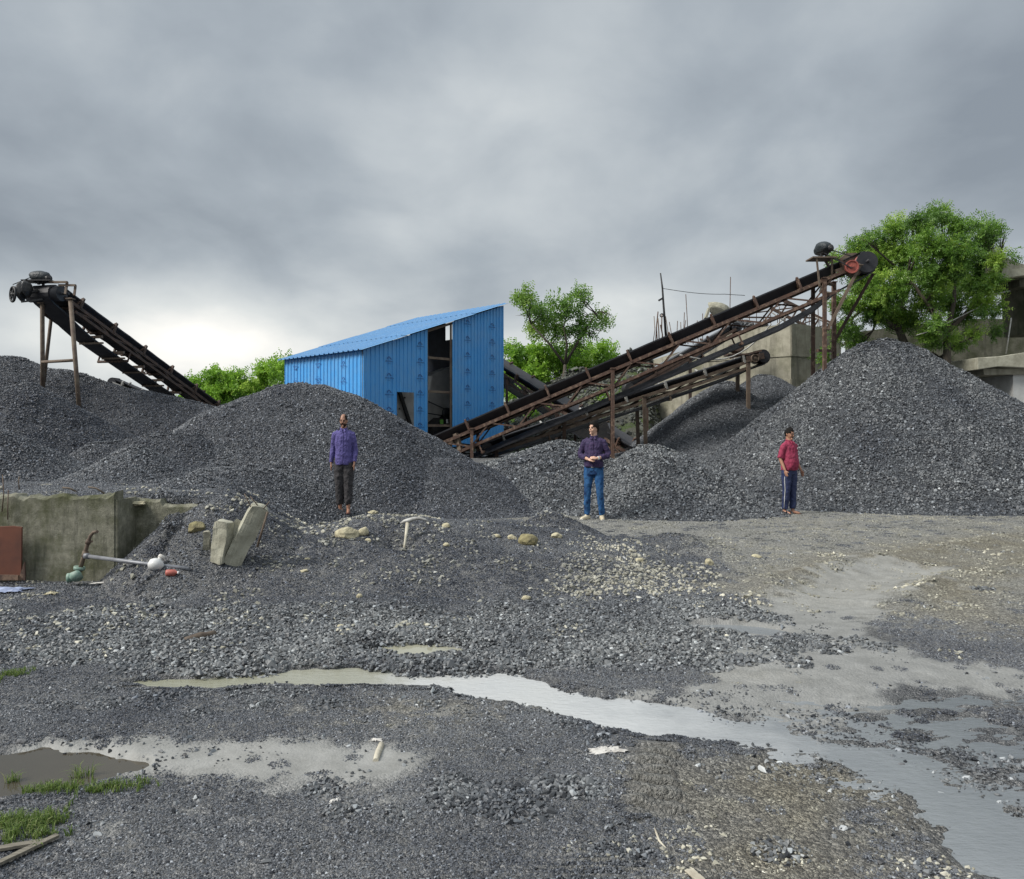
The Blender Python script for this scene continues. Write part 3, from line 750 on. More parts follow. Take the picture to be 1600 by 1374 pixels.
# ------------------------------------------------------------ belt conveyors
def conveyor(label, A, B, w=.85, drop=.8, sideh=.17, pitch=1.15, frame_h=.34, mats=None, brackets=True, legs=(), ret=True, near=-1,
             head_r=.3, trough=True, rw=.94, rdip=0, name='belt_conveyor', idler_mat=None, pan=True, beltm='belt', t0=.01, cross=0):
    """A tail, B head: centre of the carrying belt's rim line. Returns the thing and its frame vectors."""
    A, B = Vector(A), Vector(B)
    root = thing(name, label, 'conveyor', (A.x, A.y, A.z-1), group='belt conveyors of the crushing plant')
    O = Vector(root.location)
    d = (B-A); L = d.length; d = d.normalized()
    s = d.cross(Vector((0, 0, 1))).normalized()          # sideways
    if s.y > 0: s = -s                                   # toward the camera side
    u = s.cross(d); u = u if u.z > 0 else -u
    fr, frd = (mats or ('rust', 'rust_dark'))
    at = lambda t, a=0, h=0: A-O+d*(t*L)+s*a+u*h
    # carrying belt, troughed
    mb = MB(); n = 24
    prof = [(-w/2, 0), (-w*.27, -sideh), (w*.27, -sideh), (w/2, 0)] if trough else [(-w/2, 0), (w/2, 0)]
    th = .035
    full = prof+[(a, h-th) for a, h in prof[::-1]]
    vs = []
    for i in range(n+1):
        t = i/n; sg = -.02*abs(math.sin(t*math.pi*9))
        flat = 1-max(0, (t-.94)/.06)                    # flattens over the head pulley
        for a, h in full:
            hh = h if h > -th-.001 and h > -.01 else h
            vs.append(at(t, a, (h*flat if trough else h)+sg*(1-abs(a)/w)))
    m_ = len(full); fs = []
    for i in range(n):
        for k in range(m_):
            fs.append((i*m_+k, i*m_+(k+1) % m_, (i+1)*m_+(k+1) % m_, (i+1)*m_+k))
    fs += [tuple(range(m_))[::-1], tuple(n*m_+k for k in range(m_))]
    mb.add(vs, fs); mb.build('carrying_belt', M[beltm], root)
    # return belt with its wrap over the head pulley
    if ret:
        mb = MB(); vs = []
        q = []
        for i in range(17):
            t = i/16
            q.append((t*(1-head_r/L*.2), -drop*(1-sst(.80, 1.0, np.array(t))*(1-2*head_r/drop)) - .05*math.sin(math.pi*t*.9), 0))
        pts = [at(t, 0, h) for t, h, _ in q]
        # wrap
        c = at(1, 0, -head_r)
        for k in range(9):
            an = -math.pi/2+math.pi*k/8
            pts.append(c+d*(math.cos(an)*head_r)+u*(math.sin(an)*head_r))
        vs = []
        for i, p in enumerate(pts):
            a = pts[max(i-1, 0)]; b = pts[min(i+1, len(pts)-1)]
            nn = (b-a).cross(s).normalized()*.02
            dip = rdip if i < 15 else 0
            for sg, k in ((-1, 1), (0, 1), (1, 1), (1, -1), (0, -1), (-1, -1)): vs.append(p+s*(sg*w*.5*rw)+nn*k-u*(dip*abs(sg)))
        fs = []
        for i in range(len(pts)-1):
            for k in range(6): fs.append((i*6+k, i*6+(k+1) % 6, (i+1)*6+(k+1) % 6, (i+1)*6+k))
        mb.add(vs, fs); mb.build('return_belt', M[beltm], root)
    # head and tail drums
    mb = MB(); c = at(1, 0, -head_r); mb.cyl(c-s*(w*.52), c+s*(w*.52), head_r-.03, 24); mb.cyl(c-s*(w*.75), c+s*(w*.75), .04, 10)
    mb.build('head_drum', M['belt'], root)
    mb = MB(); c = at(t0, 0, -drop*.5); mb.cyl(c-s*(w*.5), c+s*(w*.5), drop*.42, 20); mb.build('tail_drum', M['iron'], root)
    # stringers
    hw = w/2+.03; y0 = -sideh-.10
    for sd in (1, -1):
        mb = MB()
        mb.beam(at(0, sd*hw, y0), at(.985, sd*hw, y0), .06, .085, u)
        mb.beam(at(.02, sd*hw, y0-frame_h), at(.93, sd*hw, y0-frame_h), .05, .075, u)
        nb = max(3, int(L/.75)); 
        for k in range(nb):
            t1, t2 = .02+.91*k/nb, .02+.91*(k+1)/nb
            a, b = (0, -frame_h) if k % 2 else (-frame_h, 0)
            mb.beam(at(t1, sd*hw, y0+a), at(t2, sd*hw, y0+b), .03, .04, u)
        mb.build('side_frame', M[fr], root)
    if pan:
        mb = MB()
        mb.beam(at(.03, 0, y0-.10), at(.60, 0, y0-.10), w*.9, .012, u)
        for k in range(int(L/1.1)):
            t = .05+.88*k/int(L/1.1); mb.beam(at(t, -hw, y0-frame_h), at(t, hw, y0-frame_h), .05, .05)
        mb.build('deck_plate', M[frd], root)
    # idlers
    ni = max(2, int(L/pitch))
    for k in range(ni):
        t = (k+.5)/ni
        if t > .965: continue
        mb = MB()
        for sd in (1, -1):
            mb.beam(at(t, sd*(hw+.02), y0), at(t, sd*(hw+.035), .03), .05, .055, d)
            mb.beam(at(t, sd*(hw+.035), .03), at(t, sd*(hw-.09), -.03), .05, .05, d)
            mb.cyl(at(t, sd*w*.5, -.045), at(t, sd*w*.27, -sideh-.07), .04, 8)
        mb.cyl(at(t, -w*.27, -sideh-.08), at(t, w*.27, -sideh-.08), .045, 8)
        mb.beam(at(t, -hw, y0+.04), at(t, hw, y0+.04), .05, .04)
        mb.build('idler', M[idler_mat or fr], root)
    if ret:
        for k in range(max(2, ni//3)):
            t = (k+.5)/max(2, ni//3)*.86
            mb = MB(); h = -drop-.05*math.sin(math.pi*t*.9)-.06
            mb.cyl(at(t, -hw, h), at(t, hw, h), .04, 8)
            for sd in (1, -1): mb.beam(at(t, sd*hw, h-.03), at(t, sd*hw, y0-frame_h), .03, .04, d)
            mb.build('return_roller', M[fr], root)
    return root, O, at, s, d, u, hw, y0

def leg(root, O, a, b, r=.045, m='rust', sec='box', name='leg'):
    mb = MB()
    a, b = Vector(a)-O, Vector(b)-O
    if sec == 'box': mb.beam(a, b, r*2, r*2)
    else: mb.cyl(a, b, r, 10)
    # foot and head plates
    mb.box(b+Vector((0, 0, .02)), (r*4, r*4, .02)); mb.box(a-Vector((0, 0, .02)), (r*3, r*3, .02))
    return mb.build(name, M[m], root)

def motor(name, label, c, ax, r=.16, L=.42, m='iron', cover='tarp', base=True):
    """squirrel-cage motor with cooling fins, its feet and a tarpaulin cover"""
    c = Vector(c); ax = Vector(ax).normalized()
    root = thing(name, label, 'electric motor', c)
    mb = MB(); mb.lathe((0,0,0), ax, [(0,-L/2),(r*.75,-L/2),(r*.8,-L/2+.03),(r,-L/2+.05),(r,L/2-.09),(r*.85,L/2-.08),(r*.85,L/2),(0,L/2)], 20)
    for k in range(14):
        a = 2*math.pi*k/14; o = ax.orthogonal().normalized(); w_ = ax.cross(o); n_ = o*math.cos(a)+w_*math.sin(a)
        mb.beam(-ax*(L*.36)+n_*r, ax*(L*.28)+n_*r, .008, .03, n_)
    sd = ax.cross(Vector((0,0,1))).normalized()
    for q in (-1, 1): mb.box(Vector((0,0,-r))+sd*(q*r*.6), (.05,.05,.08))
    mb.build('housing', M[m], root)
    mb = MB(); mb.cyl(ax*(L/2), ax*(L/2+.12), .02, 8); mb.lathe(ax*(L/2+.06), ax, [(0,-.03),(.09,-.03),(.07,0),(.09,.03),(0,.03)], 16)
    mb.build('drive_pulley', M[m], root)
    if cover:
        mb = MB(); mb.rock(Vector((0,0,.04))-ax*.04, (1,1,1), seed=17, sub=3, rough=.25, smooth=True, M=Matrix.Diagonal((abs(ax.x)*L*.5+r*1.15, abs(ax.y)*L*.5+r*1.15, r*1.45)))
        mb.build('tarpaulin', M[cover], root)
    return root

# --- main conveyor over the tallest pile
Lr, LO, Lat, Ls, Ld, Lu, Lhw, Ly0 = conveyor('longest rusty conveyor rising from the blue shed to the red pulley above the tallest pile',
    P(642, 697, 21.6), P(1338, 399, 20.3), w=.9, drop=.88, sideh=.2, frame_h=.4, head_r=.30, rdip=.12, rw=.55)
def wat(at, O, t, a, h): return at(t, a, h)+O
def foot(p, extra=.25): return Vector((p.x, p.y, min(p.z, top(p.x, p.y))-extra))
for px, lean in ((742, 0), (962, 0), (1277, 0)):
    t = (px-642)/(1338-642)
    for sd in (1, -1):
        a = wat(Lat, LO, t, sd*(Lhw+.05), Ly0+.06)
        b = Vector((a.x, a.y, 0)); b.z = G(np.array([a.x]), np.array([a.y]))[0]-.1
        leg(Lr, LO, a, b, .043)
    if px == 1277:
        a1 = wat(Lat, LO, t, Lhw+.05, -.1); 
# splayed head braces and rear post
t = (1300-642)/(1338-642)
a = wat(Lat, LO, .985, Lhw+.04, Ly0); 
b = wat(Lat, LO, (1277-642)/696, Lhw+.05, Ly0); b = Vector((b.x+.05, b.y, P(0, 520, 20.4).z))
leg(Lr, LO, a, b, .035, 'tan_steel', name='brace')
a = wat(Lat, LO, 1.03, -Lhw, Ly0-.3); b = P(1303, 535, 21.3); leg(Lr, LO, a, b, .035, 'rust_dark', name='brace')
a = P(1303, 440, 21.3); b = P(1303, 600, 21.3); b.z = 1.0; leg(Lr, LO, a, b, .05, 'rust')
mb = MB(); mb.beam(P(1277, 548, 20.45)-LO, P(1303, 548, 21.3)-LO, .07, .07); mb.build('cross_tie', M['rust'], Lr)
mb = MB(); mb.beam(P(1277, 440, 20.45)-LO, P(1303, 446, 21.3)-LO, .06, .06)
mb.build('cross_tie', M['rust'], Lr)
mb = MB(); mb.beam(P(742, 700, 21.)-LO, P(700, 690, 21.2)-LO, .05, .05); mb.beam(P(712, 678, 21.1)-LO, P(720, 704, 21.0)-LO, .12, .12)
mb.build('tail_bracket', M['tan_steel'], Lr)
# drive: bearing housing, red pulleys, belt guard
hc = wat(Lat, LO, 1.0, 0, -.34)-LO
mb = MB()
c = P(1331, 417, 19.75)-LO
mb.lathe(c, Ls, [(0, .05), (.022, .05), (.022, .02), (.05, .02), (.055, .008), (.135, .004), (.145, .03), (.172, .03), (.172, -.04), (0, -.04)], 28, smooth=False)
mb.build('red_pulley', M['redpaint'], Lr)
mb = MB(); mb.lathe(P(1346, 410, 19.9)-LO, Ls, [(0, -.04), (.17, -.04), (.19, 0), (.17, .04), (0, .04)], 24); mb.build('red_pulley', M['redpaint'], Lr)
mb = MB(); mb.cyl(P(1331, 417, 19.75)-LO-Ls*.02, P(1331, 417, 19.75)-LO-Ls*.6, .035, 10); 
mb.build('pulley_shaft', M['iron'], Lr)
mb = MB(); mb.prism([P(a_, b_, 19.93)-LO for a_, b_ in ((1316, 424), (1313, 404), (1322, 396), (1338, 395), (1347, 402), (1350, 420), (1342, 430), (1326, 431))], (0, .07, 0)); mb.beam(P(1305, 424, 19.93)-LO, P(1348, 409, 19.93)-LO, .09, .08); mb.build('bearing_plate', M['tan_steel'], Lr)
mb = MB()
pc = P(1283, 405, 20.0)-LO
mb.box(pc, (.62, .5, .035)); mb.beam(pc+Vector((-.2, -.2, 0)), pc+Vector((-.12, -.2, -.75)), .04, .04); mb.beam(pc+Vector((.2, -.2, 0)), P(1300, 430, 20.0)-LO, .05, .05)
mb.beam(pc+Vector((.2, .22, 0)), P(1302, 428, 20.5)-LO, .05, .05)
mb.build('motor_platform', M['tan_steel'], Lr)
mb = MB()
a, b = P(1288, 392, 19.8)-LO, P(1331, 413, 19.72)-LO
mb.beam(a+Vector((0,0,.08)), b+Vector((0,0,.2)), .03, .02); mb.beam(a-Vector((0,0,.06)), b-Vector((0,0,.1)), .03, .02)
mb.build('drive_belt', M['belt'], Lr)
motor('electric_motor', 'dark motor under a tarpaulin on the bracket at the head of the longest conveyor', P(1287, 391, 20.0), (.35, -1, 0), .13, .36)

# --- shorter conveyor below it
Mr, MO, Mat, Ms, Md, Mu, Mhw, My0 = conveyor('shorter black conveyor running below the longest one and ending above the fine pile',
    P(752, 692, 21.9), P(1183, 549, 22.9), w=.6, drop=.42, sideh=.10, frame_h=.16, head_r=.2, mats=('tan_steel', 'rust_dark'), idler_mat='pale_steel', pan=False, rdip=.05)
for px in (770, 871, 993, 1157):
    t = (px-752)/(1183-752)
    for sd in (1, -1):
        a = wat(Mat, MO, t, sd*(Mhw+.05), My0+.03)
        b = Vector((a.x+(.06 if px == 993 else 0), a.y, float(G(np.array([a.x]), np.array([a.y]))[0])-.1)); leg(Mr, MO, a, b, .05, 'tan_steel' if px > 900 else 'rust_dark')
mb = MB(); mb.tube([P(915, 671, 22.2)-MO, P(985, 642, 22.3)-MO, P(1075, 607, 22.5)-MO, P(1150, 573, 22.7)-MO], .03, 8); mb.build('side_pipe', M['pale_steel'], Mr)
mb = MB(); c = P(1180, 560, 22.4)-MO
mb.lathe(c, Ms, [(0, .06), (.03, .06), (.03, .01), (.09, .0), (.10, .03), (.12, .03), (.12, -.04), (0, -.04)], 22, smooth=False); mb.build('end_pulley', M['tan_steel'], Mr)
mb = MB(); mb.rock(P(1150, 545, 22.7)-MO, (.26, .2, .16), seed=3, sub=3); mb.box(P(1150, 555, 22.7)-MO, (.6, .5, .05)); mb.beam(P(1140, 560, 22.5)-MO, P(1190, 548, 22.5)-MO, .05, .05)
mb.beam(P(1166, 562, 22.5)-MO, P(1193, 556, 22.5)-MO, .12, .18); mb.build('drive_unit', M['rust_dark'], Mr)

# --- conveyor descending from behind the shed
Nr, NO, Nat, Ns, Nd, Nu, Nhw, Ny0 = conveyor('dark conveyor slanting down rightward from behind the blue shed, under the longer ones',
    P(1003, 700, 23.2), P(770, 556, 27.6), w=.8, drop=.62, sideh=.14, frame_h=.18, head_r=.2, mats=('rust', 'rust_dark'), pan=False)
for t in (.1, .45, .8):
    for sd in (1, -1):
        a = wat(Nat, NO, t, sd*(Nhw+.05), Ny0); b = Vector((a.x, a.y, .7)); leg(Nr, NO, a, b, .045, 'rust_dark')
mb = MB()
q = [P(880, 665, 23.6)-NO, P(915, 648, 23.6)-NO, P(948, 660, 23.6)-NO, P(965, 700, 23.6)-NO, P(935, 698, 23.6)-NO, P(908, 683, 23.6)-NO]
mb.prism(q, (0.05, .5, .05)); mb.build('chute_plate', M['iron'], Nr)

# --- left conveyor
Kr, KO, Kat, Ks, Kd, Ku, Khw, Ky0 = conveyor('dark conveyor at the left with a spoked wheel at its raised head',
    P(338, 640, 26.8), P(76, 449, 19.9), w=.95, drop=.62, sideh=.17, frame_h=.16, head_r=.22, pan=False, rw=.62, mats=('rust_dark', 'iron'), idler_mat='rust_dark')
for k in range(7):
    mb = MB(); t = .1+.115*k
    mb.beam(Kat(t, -.26, Ky0-.30), Kat(t, Khw, Ky0-.3), .07, .07); mb.beam(Kat(t-.012, -.26, Ky0-.44), Kat(t-.012, Khw, Ky0-.44), .05, .05)
    for sd in (-.2, .5): mb.beam(Kat(t, sd*Khw, Ky0-.3), Kat(t-.012, sd*Khw, Ky0-.44), .03, .03)
    mb.build('cross_member', M['tan_steel'], Kr)
leg(Kr, KO, P(66, 473, 19.8), P(67, 640, 20.4), .055, 'tan_steel', 'tube')
leg(Kr, KO, P(83, 470, 20.6), P(66, 620, 21.0), .045, 'tan_steel', 'tube')
leg(Kr, KO, P(110, 466, 19.3), P(127, 680, 19.2), .055, 'tan_steel', 'tube')
mb = MB(); mb.cyl(P(66, 566, 20.)-KO, P(119, 563, 19.25)-KO, .04, 8); mb.build('cross_tie', M['tan_steel'], Kr)
leg(Kr, KO, P(317, 610, 25.9), P(318, 660, 25.9), .06, 'rust')
mb = MB()
for (a, b) in (((78, 441), (105, 441)), ((105, 441), (102, 460)), ((92, 446), (118, 446)), ((118, 446), (116, 462))):
    mb.beam(P(*a, 19.6)-KO, P(*b, 19.5)-KO, .05, .05)
mb.build('guard_rail', M['tan_steel'], Kr)
# drive at the head
hc = P(33, 457, 19.5)-KO
ax = Vector((-.96, -.2, 0)).normalized()
mb = MB()
for k in range(5):
    a = 2*math.pi*k/5+.3; mb.beam(P(20, 460, 19.3)-KO, P(20, 460, 19.3)-KO+Vector((0,0,.17))*math.cos(a)+Vector((.14,-.12,0))*math.sin(a), .035, .03)
o = P(20, 460, 19.3)-KO
mb.tube([o+Vector((0,0,.185))*math.cos(2*math.pi*k/24)+Vector((.15,-.13,0))*math.sin(2*math.pi*k/24) for k in range(25)], .028, 8)
mb.rock(o, (.05, .05, .05), sub=2)
mb.build('spoked_wheel', M['iron'], Kr)
mb = MB(); mb.rock(P(33, 456, 19.4)-KO, (.14, .18, .25), seed=12, sub=3, rough=.15)
mb.cyl(P(20, 460, 19.3)-KO, P(60, 455, 19.6)-KO, .045, 10); mb.rock(P(42, 452, 19.4)-KO, (.12, .2, .26), seed=8, sub=3, rough=.1); mb.build('gearbox', M['iron'], Kr)
mb = MB(); mb.beam(P(33, 472, 19.3)-KO, P(66, 468, 19.6)-KO, .05, .04); mb.build('bracket', M['iron'], Kr)
mb = MB(); mb.beam(P(20, 445, 19.3)-KO, P(52, 432, 19.6)-KO, .02, .02)
mb.beam(P(40, 440, 19.7)-KO, P(85, 440, 19.7)-KO, .4, .03); mb.build('motor_platform', M['iron'], Kr)
motor('electric_motor', 'motor bundled in dark tarpaulin on top of the left conveyor head', P(64, 436, 19.7), (1, -.25, 0), .12, .36)

# --- small one behind the tallest pile, far one at left, far truss
Rr, RO, Rat, Rs, Rd, Ru, Rhw, Ry0 = conveyor('small conveyor behind the right slope of the tallest pile, under the tree trunks',
    P(1556, 592, 23.4), P(1425, 541, 24.4), w=.55, drop=.5, sideh=.1, frame_h=.16, head_r=.16, mats=('tan_steel', 'rust_dark'), idler_mat='tan_steel', pitch=.9, pan=False)
mb = MB(); c = P(1568, 585, 23.3)-RO
mb.beam(P(1563, 597, 23.2)-RO, P(1571, 585, 23.2)-RO, .05, .05, mi=0); mb.beam(P(1571, 585, 23.2)-RO, P(1590, 600, 23.2)-RO, .05, .05); mb.beam(P(1550, 602, 23.2)-RO, P(1592, 598, 23.2)-RO, .3, .05)
mb.build('tail_bracket', M['tan_steel'], Rr)
Qr, QO, Qat, *_ = conveyor('tiny far conveyor end showing under the left conveyor', P(242, 617, 30), P(183, 592, 30), w=.5, drop=.42, sideh=.08, frame_h=.2, head_r=.18, mats=('pale_steel', 'rust_dark'), idler_mat='pale_steel', pitch=.6, pan=False, name='belt_conveyor')
Or_, OO, Oat, *_ = conveyor('grey dusty conveyor behind the middle of the longest one, before the concrete wall', P(975, 600, 24.6), P(1142, 506, 24.8), w=.6, drop=.36, sideh=.12, frame_h=.1, head_r=.17, mats=('rust_dark', 'rust_dark'), beltm='belt_grey', pan=False, pitch=1.5)
for t in (.15, .55):
    a = Oat(t, .3, -.3)+OO; leg(Or_, OO, a, Vector((a.x, a.y, .8)), .045, 'rust_dark')

# far truss gantry with posts
tr = thing('steel_gantry', 'dark rusty truss with upright rods behind the head of the longest conveyor', 'gantry', P(1260, 510, 27))
TO = Vector(tr.location)
for dd in (0, .8):
    mb = MB(); a, b = P(1215, 465, 27+dd)-TO, P(1330, 522, 26.5+dd)-TO; c, e = P(1205, 482, 27+dd)-TO, P(1318, 540, 26.5+dd)-TO
    mb.beam(a, b, .09, .12); mb.beam(c, e, .08, .1)
    for k in range(8):
        p1 = a.lerp(b, k/7); p2 = c.lerp(e, k/7); mb.beam(p1, p2, .05, .05)
        if k < 7: mb.beam(p2, a.lerp(b, (k+1)/7), .035, .04)
    mb.build('side_frame', M['rust_dark'], tr)
mb = MB()
for k in range(12): mb.beam(P(1160+11*k, 490-2*(k % 3)+k, 27)-TO, P(1160+11*k, 512, 27)-TO, .02, .02)
mb.beam(P(1150, 496, 27)-TO, P(1290, 497, 27)-TO, .05, .05); mb.beam(P(1150, 493, 26.8)-TO, P(1240, 481, 26.8)-TO, .04, .04)
mb.build('railing', M['rust_dark'], tr)
mb = MB()
for (a, b) in (((1200, 484), (1240, 512)), ((1240, 484), (1205, 516)), ((1255, 488), (1345, 528))): mb.tube([P(*a, 26.6)-TO, P(*b, 26.6)-TO], .025, 6)
mb.build('pale_strut', M['pale_steel'], tr)

# grey cement block lying behind the belt
mb = MB()
mb.rock((0,0,0), (.36,.25,.24), seed=21, sub=3, rough=.12, M=Matrix.Rotation(R(24), 3, 'Y'))
mb.box((-.30, 0, -.10), (.06, .2, .3), Matrix.Rotation(R(20), 3, 'Y'))
tag(mb.build('concrete_block', M['block'], loc=P(1122, 484, 21.3)), 'beige tilted block sticking up behind the belt of the longest conveyor', 'concrete block')

# ------------------------------------------------------------ blue sheet shed
def sheet_mat(name, a, b_, rough=.38):
    m, nt, b = mat(name)
    tc = N(nt, 'ShaderNodeTexCoord').outputs['Object']
    mp = N(nt, 'ShaderNodeMapping'); mp.inputs['Scale'].default_value = (2.2, 2.2, .22); nt.links.new(tc, mp.inputs[0])
    st = noise(nt, mp.outputs[0], 4, 6, .7)
    c = ramp(nt, st, [(.3, b_), (.65, a)]).outputs[0]
    sp = noise(nt, tc, 26, 3, .6)
    c = mixc(nt, ramp(nt, sp, [(.66, (0,0,0)), (.74, (.55,.55,.55))]).outputs[0], c, (.03,.07,.16))
    dm = ramp(nt, noise(nt, tc, .9, 7, .7), [(.42, (0,0,0)), (.75, (.5,.5,.5))]).outputs[0]
    c = mixc(nt, dm, c, (.22,.36,.52))
    nt.links.new(c, b.inputs['Base Color']); b.inputs['Roughness'].default_value = rough
    bump(nt, b, noise(nt, tc, 2.2, 4), .35, .05)
    return m
M['blue'] = sheet_mat('blue_profiled_sheet', (.085,.36,.74), (.06,.30,.68))
M['blue_roof'] = sheet_mat('blue_roof_sheet', (.17,.38,.64), (.13,.31,.57), .35)
M['print'] = simple('dark_printed_ink', (.02,.07,.24), (.035,.13,.36), .6, 0, 30, bs=0)
M['shade_in'] = simple('shaded_inner_sheet', (.02,.03,.055), (.012,.015,.025), .7)  # inside of the blue sheets, indoor shade put into the colour
sF = Vector((-4.06, 21.0, 0)); A1 = Vector((.7071, .7071, 0)); A2 = Vector((-.7071, .7071, 0))
SW, SD = 5.36, 4.33; Z0, ZE, ZT = 1.36, 3.85, 5.66
shed = thing('sheet_shed', 'bright blue corrugated sheet shed with a lean-to roof and a tall open bay', 'shed', sF+Vector((0, 0, Z0)))
SO = Vector(shed.location)
def roofz(s): return ZE+(ZT-ZE)*s/SW
def fp(s, z, out=0): return sF+A1*s+Vector((.7071, -.7071, 0))*out+Vector((0, 0, z))-SO       # front face points
def lp(t, z, out=0): return sF+A2*t+Vector((-.7071, -.7071, 0))*out+Vector((0, 0, z))-SO       # left face points
def corr(fn, s0, s1, zb, zt, pitch=.145, dep=.024, rib=.035):
    """profiled sheet as a strip of trapezoid ribs; zb, zt functions of s"""
    mb = MB(); ss = []; s = s0
    k = 0
    while s < s1-1e-6:
        for ds, o in ((0, 0), (pitch*.55, 0), (pitch*.62, dep), (pitch*.88, dep), (pitch*.95, 0)):
            if s+ds < s1: ss.append((s+ds, o))
        s += pitch
    ss.append((s1, 0))
    top_ = [fn(a, zt(a), o) for a, o in ss]; bot = [fn(a, zb(a), o) for a, o in ss]
    n = len(ss); topb = [fn(a, zt(a), o-.004) for a, o in ss]; botb = [fn(a, zb(a), o-.004) for a, o in ss]
    mb.add(bot+top_, [(i, i+1, n+i+1, n+i) for i in range(n-1)])
    mb.add(botb+topb, [(i, i+1, n+i+1, n+i)[::-1] for i in range(n-1)])
    mb.add([bot[0], top_[0], topb[0], botb[0]], [(0, 1, 2, 3)]); mb.add([bot[-1], top_[-1], topb[-1], botb[-1]], [(0, 1, 2, 3)])
    return mb
def emblem(mb, fn, s, z, k=1.0, up=1):
    """small printed arch mark with a line of tiny letters under it"""
    def q(pts, o=.036): 
        mb.add([fn(s+x*k, z+y*k*up, o) for x, y in pts], [tuple(range(len(pts)))], 1)
    import math as _m
    ar = [(.055*_m.cos(a)-.005, .055*_m.sin(a)) for a in np.linspace(_m.pi, .1, 8)]; ai = [(.030*_m.cos(a)-.005, .030*_m.sin(a)) for a in np.linspace(.1, _m.pi, 8)]
    for i in range(7): q([ar[i], ar[i+1], ai[6-i], ai[7-i]])
    q([(.01, 0), (.075, -.02), (.075, .0), (.03, .02)])
    q([(-.06, -.012), (-.035, -.012), (-.035, .01), (-.06, .01)])
    x = -.12
    rr = random.Random(int(s*100+z*10))
    while x < .12:
        w_ = rr.uniform(.01, .02); h_ = rr.choice((.02, .028, .034)); q([(x, -.075), (x+w_, -.075), (x+w_, -.075+h_), (x, -.075+h_)]); x += w_+rr.uniform(.005, .012)
    for yy in (-.115, -.13):
        q([(-.045, yy), (.045, yy), (.045, yy+.004), (-.045, yy+.004)])
dz = lambda s: Z0
# front: panel left of the hatch, above it, right of it, then right of the tall bay
emb_f = {0: [(.95, 3.55-.02*0)], 1: [], 2: [(2.0, 3.9)], 3: []}
mb = corr(fp, .0, 1.12, lambda s: Z0-.5, lambda s: roofz(s)-.03)
for i in range(5): emblem(mb, fp, .83, 3.62-.47*i, 1.15)
mb.build('front_panel', [M['blue'], M['print']], shed)
mb = corr(fp, 1.12, 1.73, lambda s: 2.70, lambda s: roofz(s)-.03); mb.build('front_panel', [M['blue'], M['print']], shed)
mb = corr(fp, 1.73, 2.23, lambda s: Z0, lambda s: roofz(s)-.03)
for i in range(6): emblem(mb, fp, 1.93, 4.12-.47*i, 1.15)
mb.build('front_panel', [M['blue'], M['print']], shed)
mb = corr(fp, 3.19, SW, lambda s: Z0-.25, lambda s: roofz(s)-.03, pitch=.135)
for cx_ in (3.78, 4.82):
    for i in range(7): emblem(mb, fp, cx_, 4.95-.5*i, 1.15)
mb.build('front_panel', [M['blue'], M['print']], shed)
mb = corr(lp, 0, SD, lambda s: .9, lambda s: ZE-.03, pitch=.19)
for cx_ in (.95, 2.3, 3.6):
    for i in range(4): emblem(mb, lp, cx_, 3.5-.45*i, 1.15, 1 if cx_ < 1 else -1)
mb.build('side_panel', [M['blue'], M['print']], shed)
# back and right walls, seen from inside
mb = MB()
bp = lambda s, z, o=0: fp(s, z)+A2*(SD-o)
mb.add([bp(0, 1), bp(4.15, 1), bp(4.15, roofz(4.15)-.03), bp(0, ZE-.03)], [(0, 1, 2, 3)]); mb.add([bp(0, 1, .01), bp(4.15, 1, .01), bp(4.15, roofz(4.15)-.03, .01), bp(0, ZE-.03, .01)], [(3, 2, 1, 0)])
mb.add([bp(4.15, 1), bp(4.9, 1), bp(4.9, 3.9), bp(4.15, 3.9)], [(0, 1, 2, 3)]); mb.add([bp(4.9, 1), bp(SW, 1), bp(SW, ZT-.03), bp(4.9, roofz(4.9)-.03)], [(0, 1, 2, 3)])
mb.build('back_panel', M['shade_in'], shed)
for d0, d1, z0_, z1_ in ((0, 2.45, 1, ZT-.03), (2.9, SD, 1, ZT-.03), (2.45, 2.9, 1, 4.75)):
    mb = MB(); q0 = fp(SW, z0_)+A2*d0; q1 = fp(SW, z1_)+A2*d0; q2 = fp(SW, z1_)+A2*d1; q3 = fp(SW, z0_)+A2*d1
    mb.add([q0, q1, q2, q3], [(0, 1, 2, 3)]); mb.add([v-A1*.008 for v in (q0, q1, q2, q3)], [(3, 2, 1, 0)], 1); mb.build('side_panel', [M['blue'], M['shade_in']], shed)
# roof: ribs run down the slope
mb = MB(); tt = []; t = -.18
while t < SD+.15:
    for dt, o in ((0, 0), (.14, 0), (.16, .03), (.21, .03), (.23, 0)):
        if t+dt < SD+.16: tt.append((t+dt, o))
    t += .25
rows_ = [-.16, 1.3, 2.7, 4.0, SW+.06]
nrm = Vector((-(ZT-ZE)/SW, 0, 1)).normalized()
rp = lambda s, t, o: fp(s, roofz(s))+A2*t+(A1*nrm.x+Vector((0, 0, nrm.z)))*o
for j in range(4):
    s0, s1 = rows_[j], rows_[j+1]+.08; lift = .012*(j % 2)+.004*j
    vs = [rp(s0, t, o+lift) for t, o in tt]+[rp(s1 if j < 3 else rows_[4], t, o+lift) for t, o in tt]; n = len(tt)
    mb.add(vs, [(i, i+1, n+i+1, n+i)[::-1] for i in range(n-1)])
    vs = [v-Vector((0, 0, .006)) for v in vs]; mb.add(vs, [(i, i+1, n+i+1, n+i) for i in range(n-1)])
mb.build('roof', M['blue_roof'], shed)
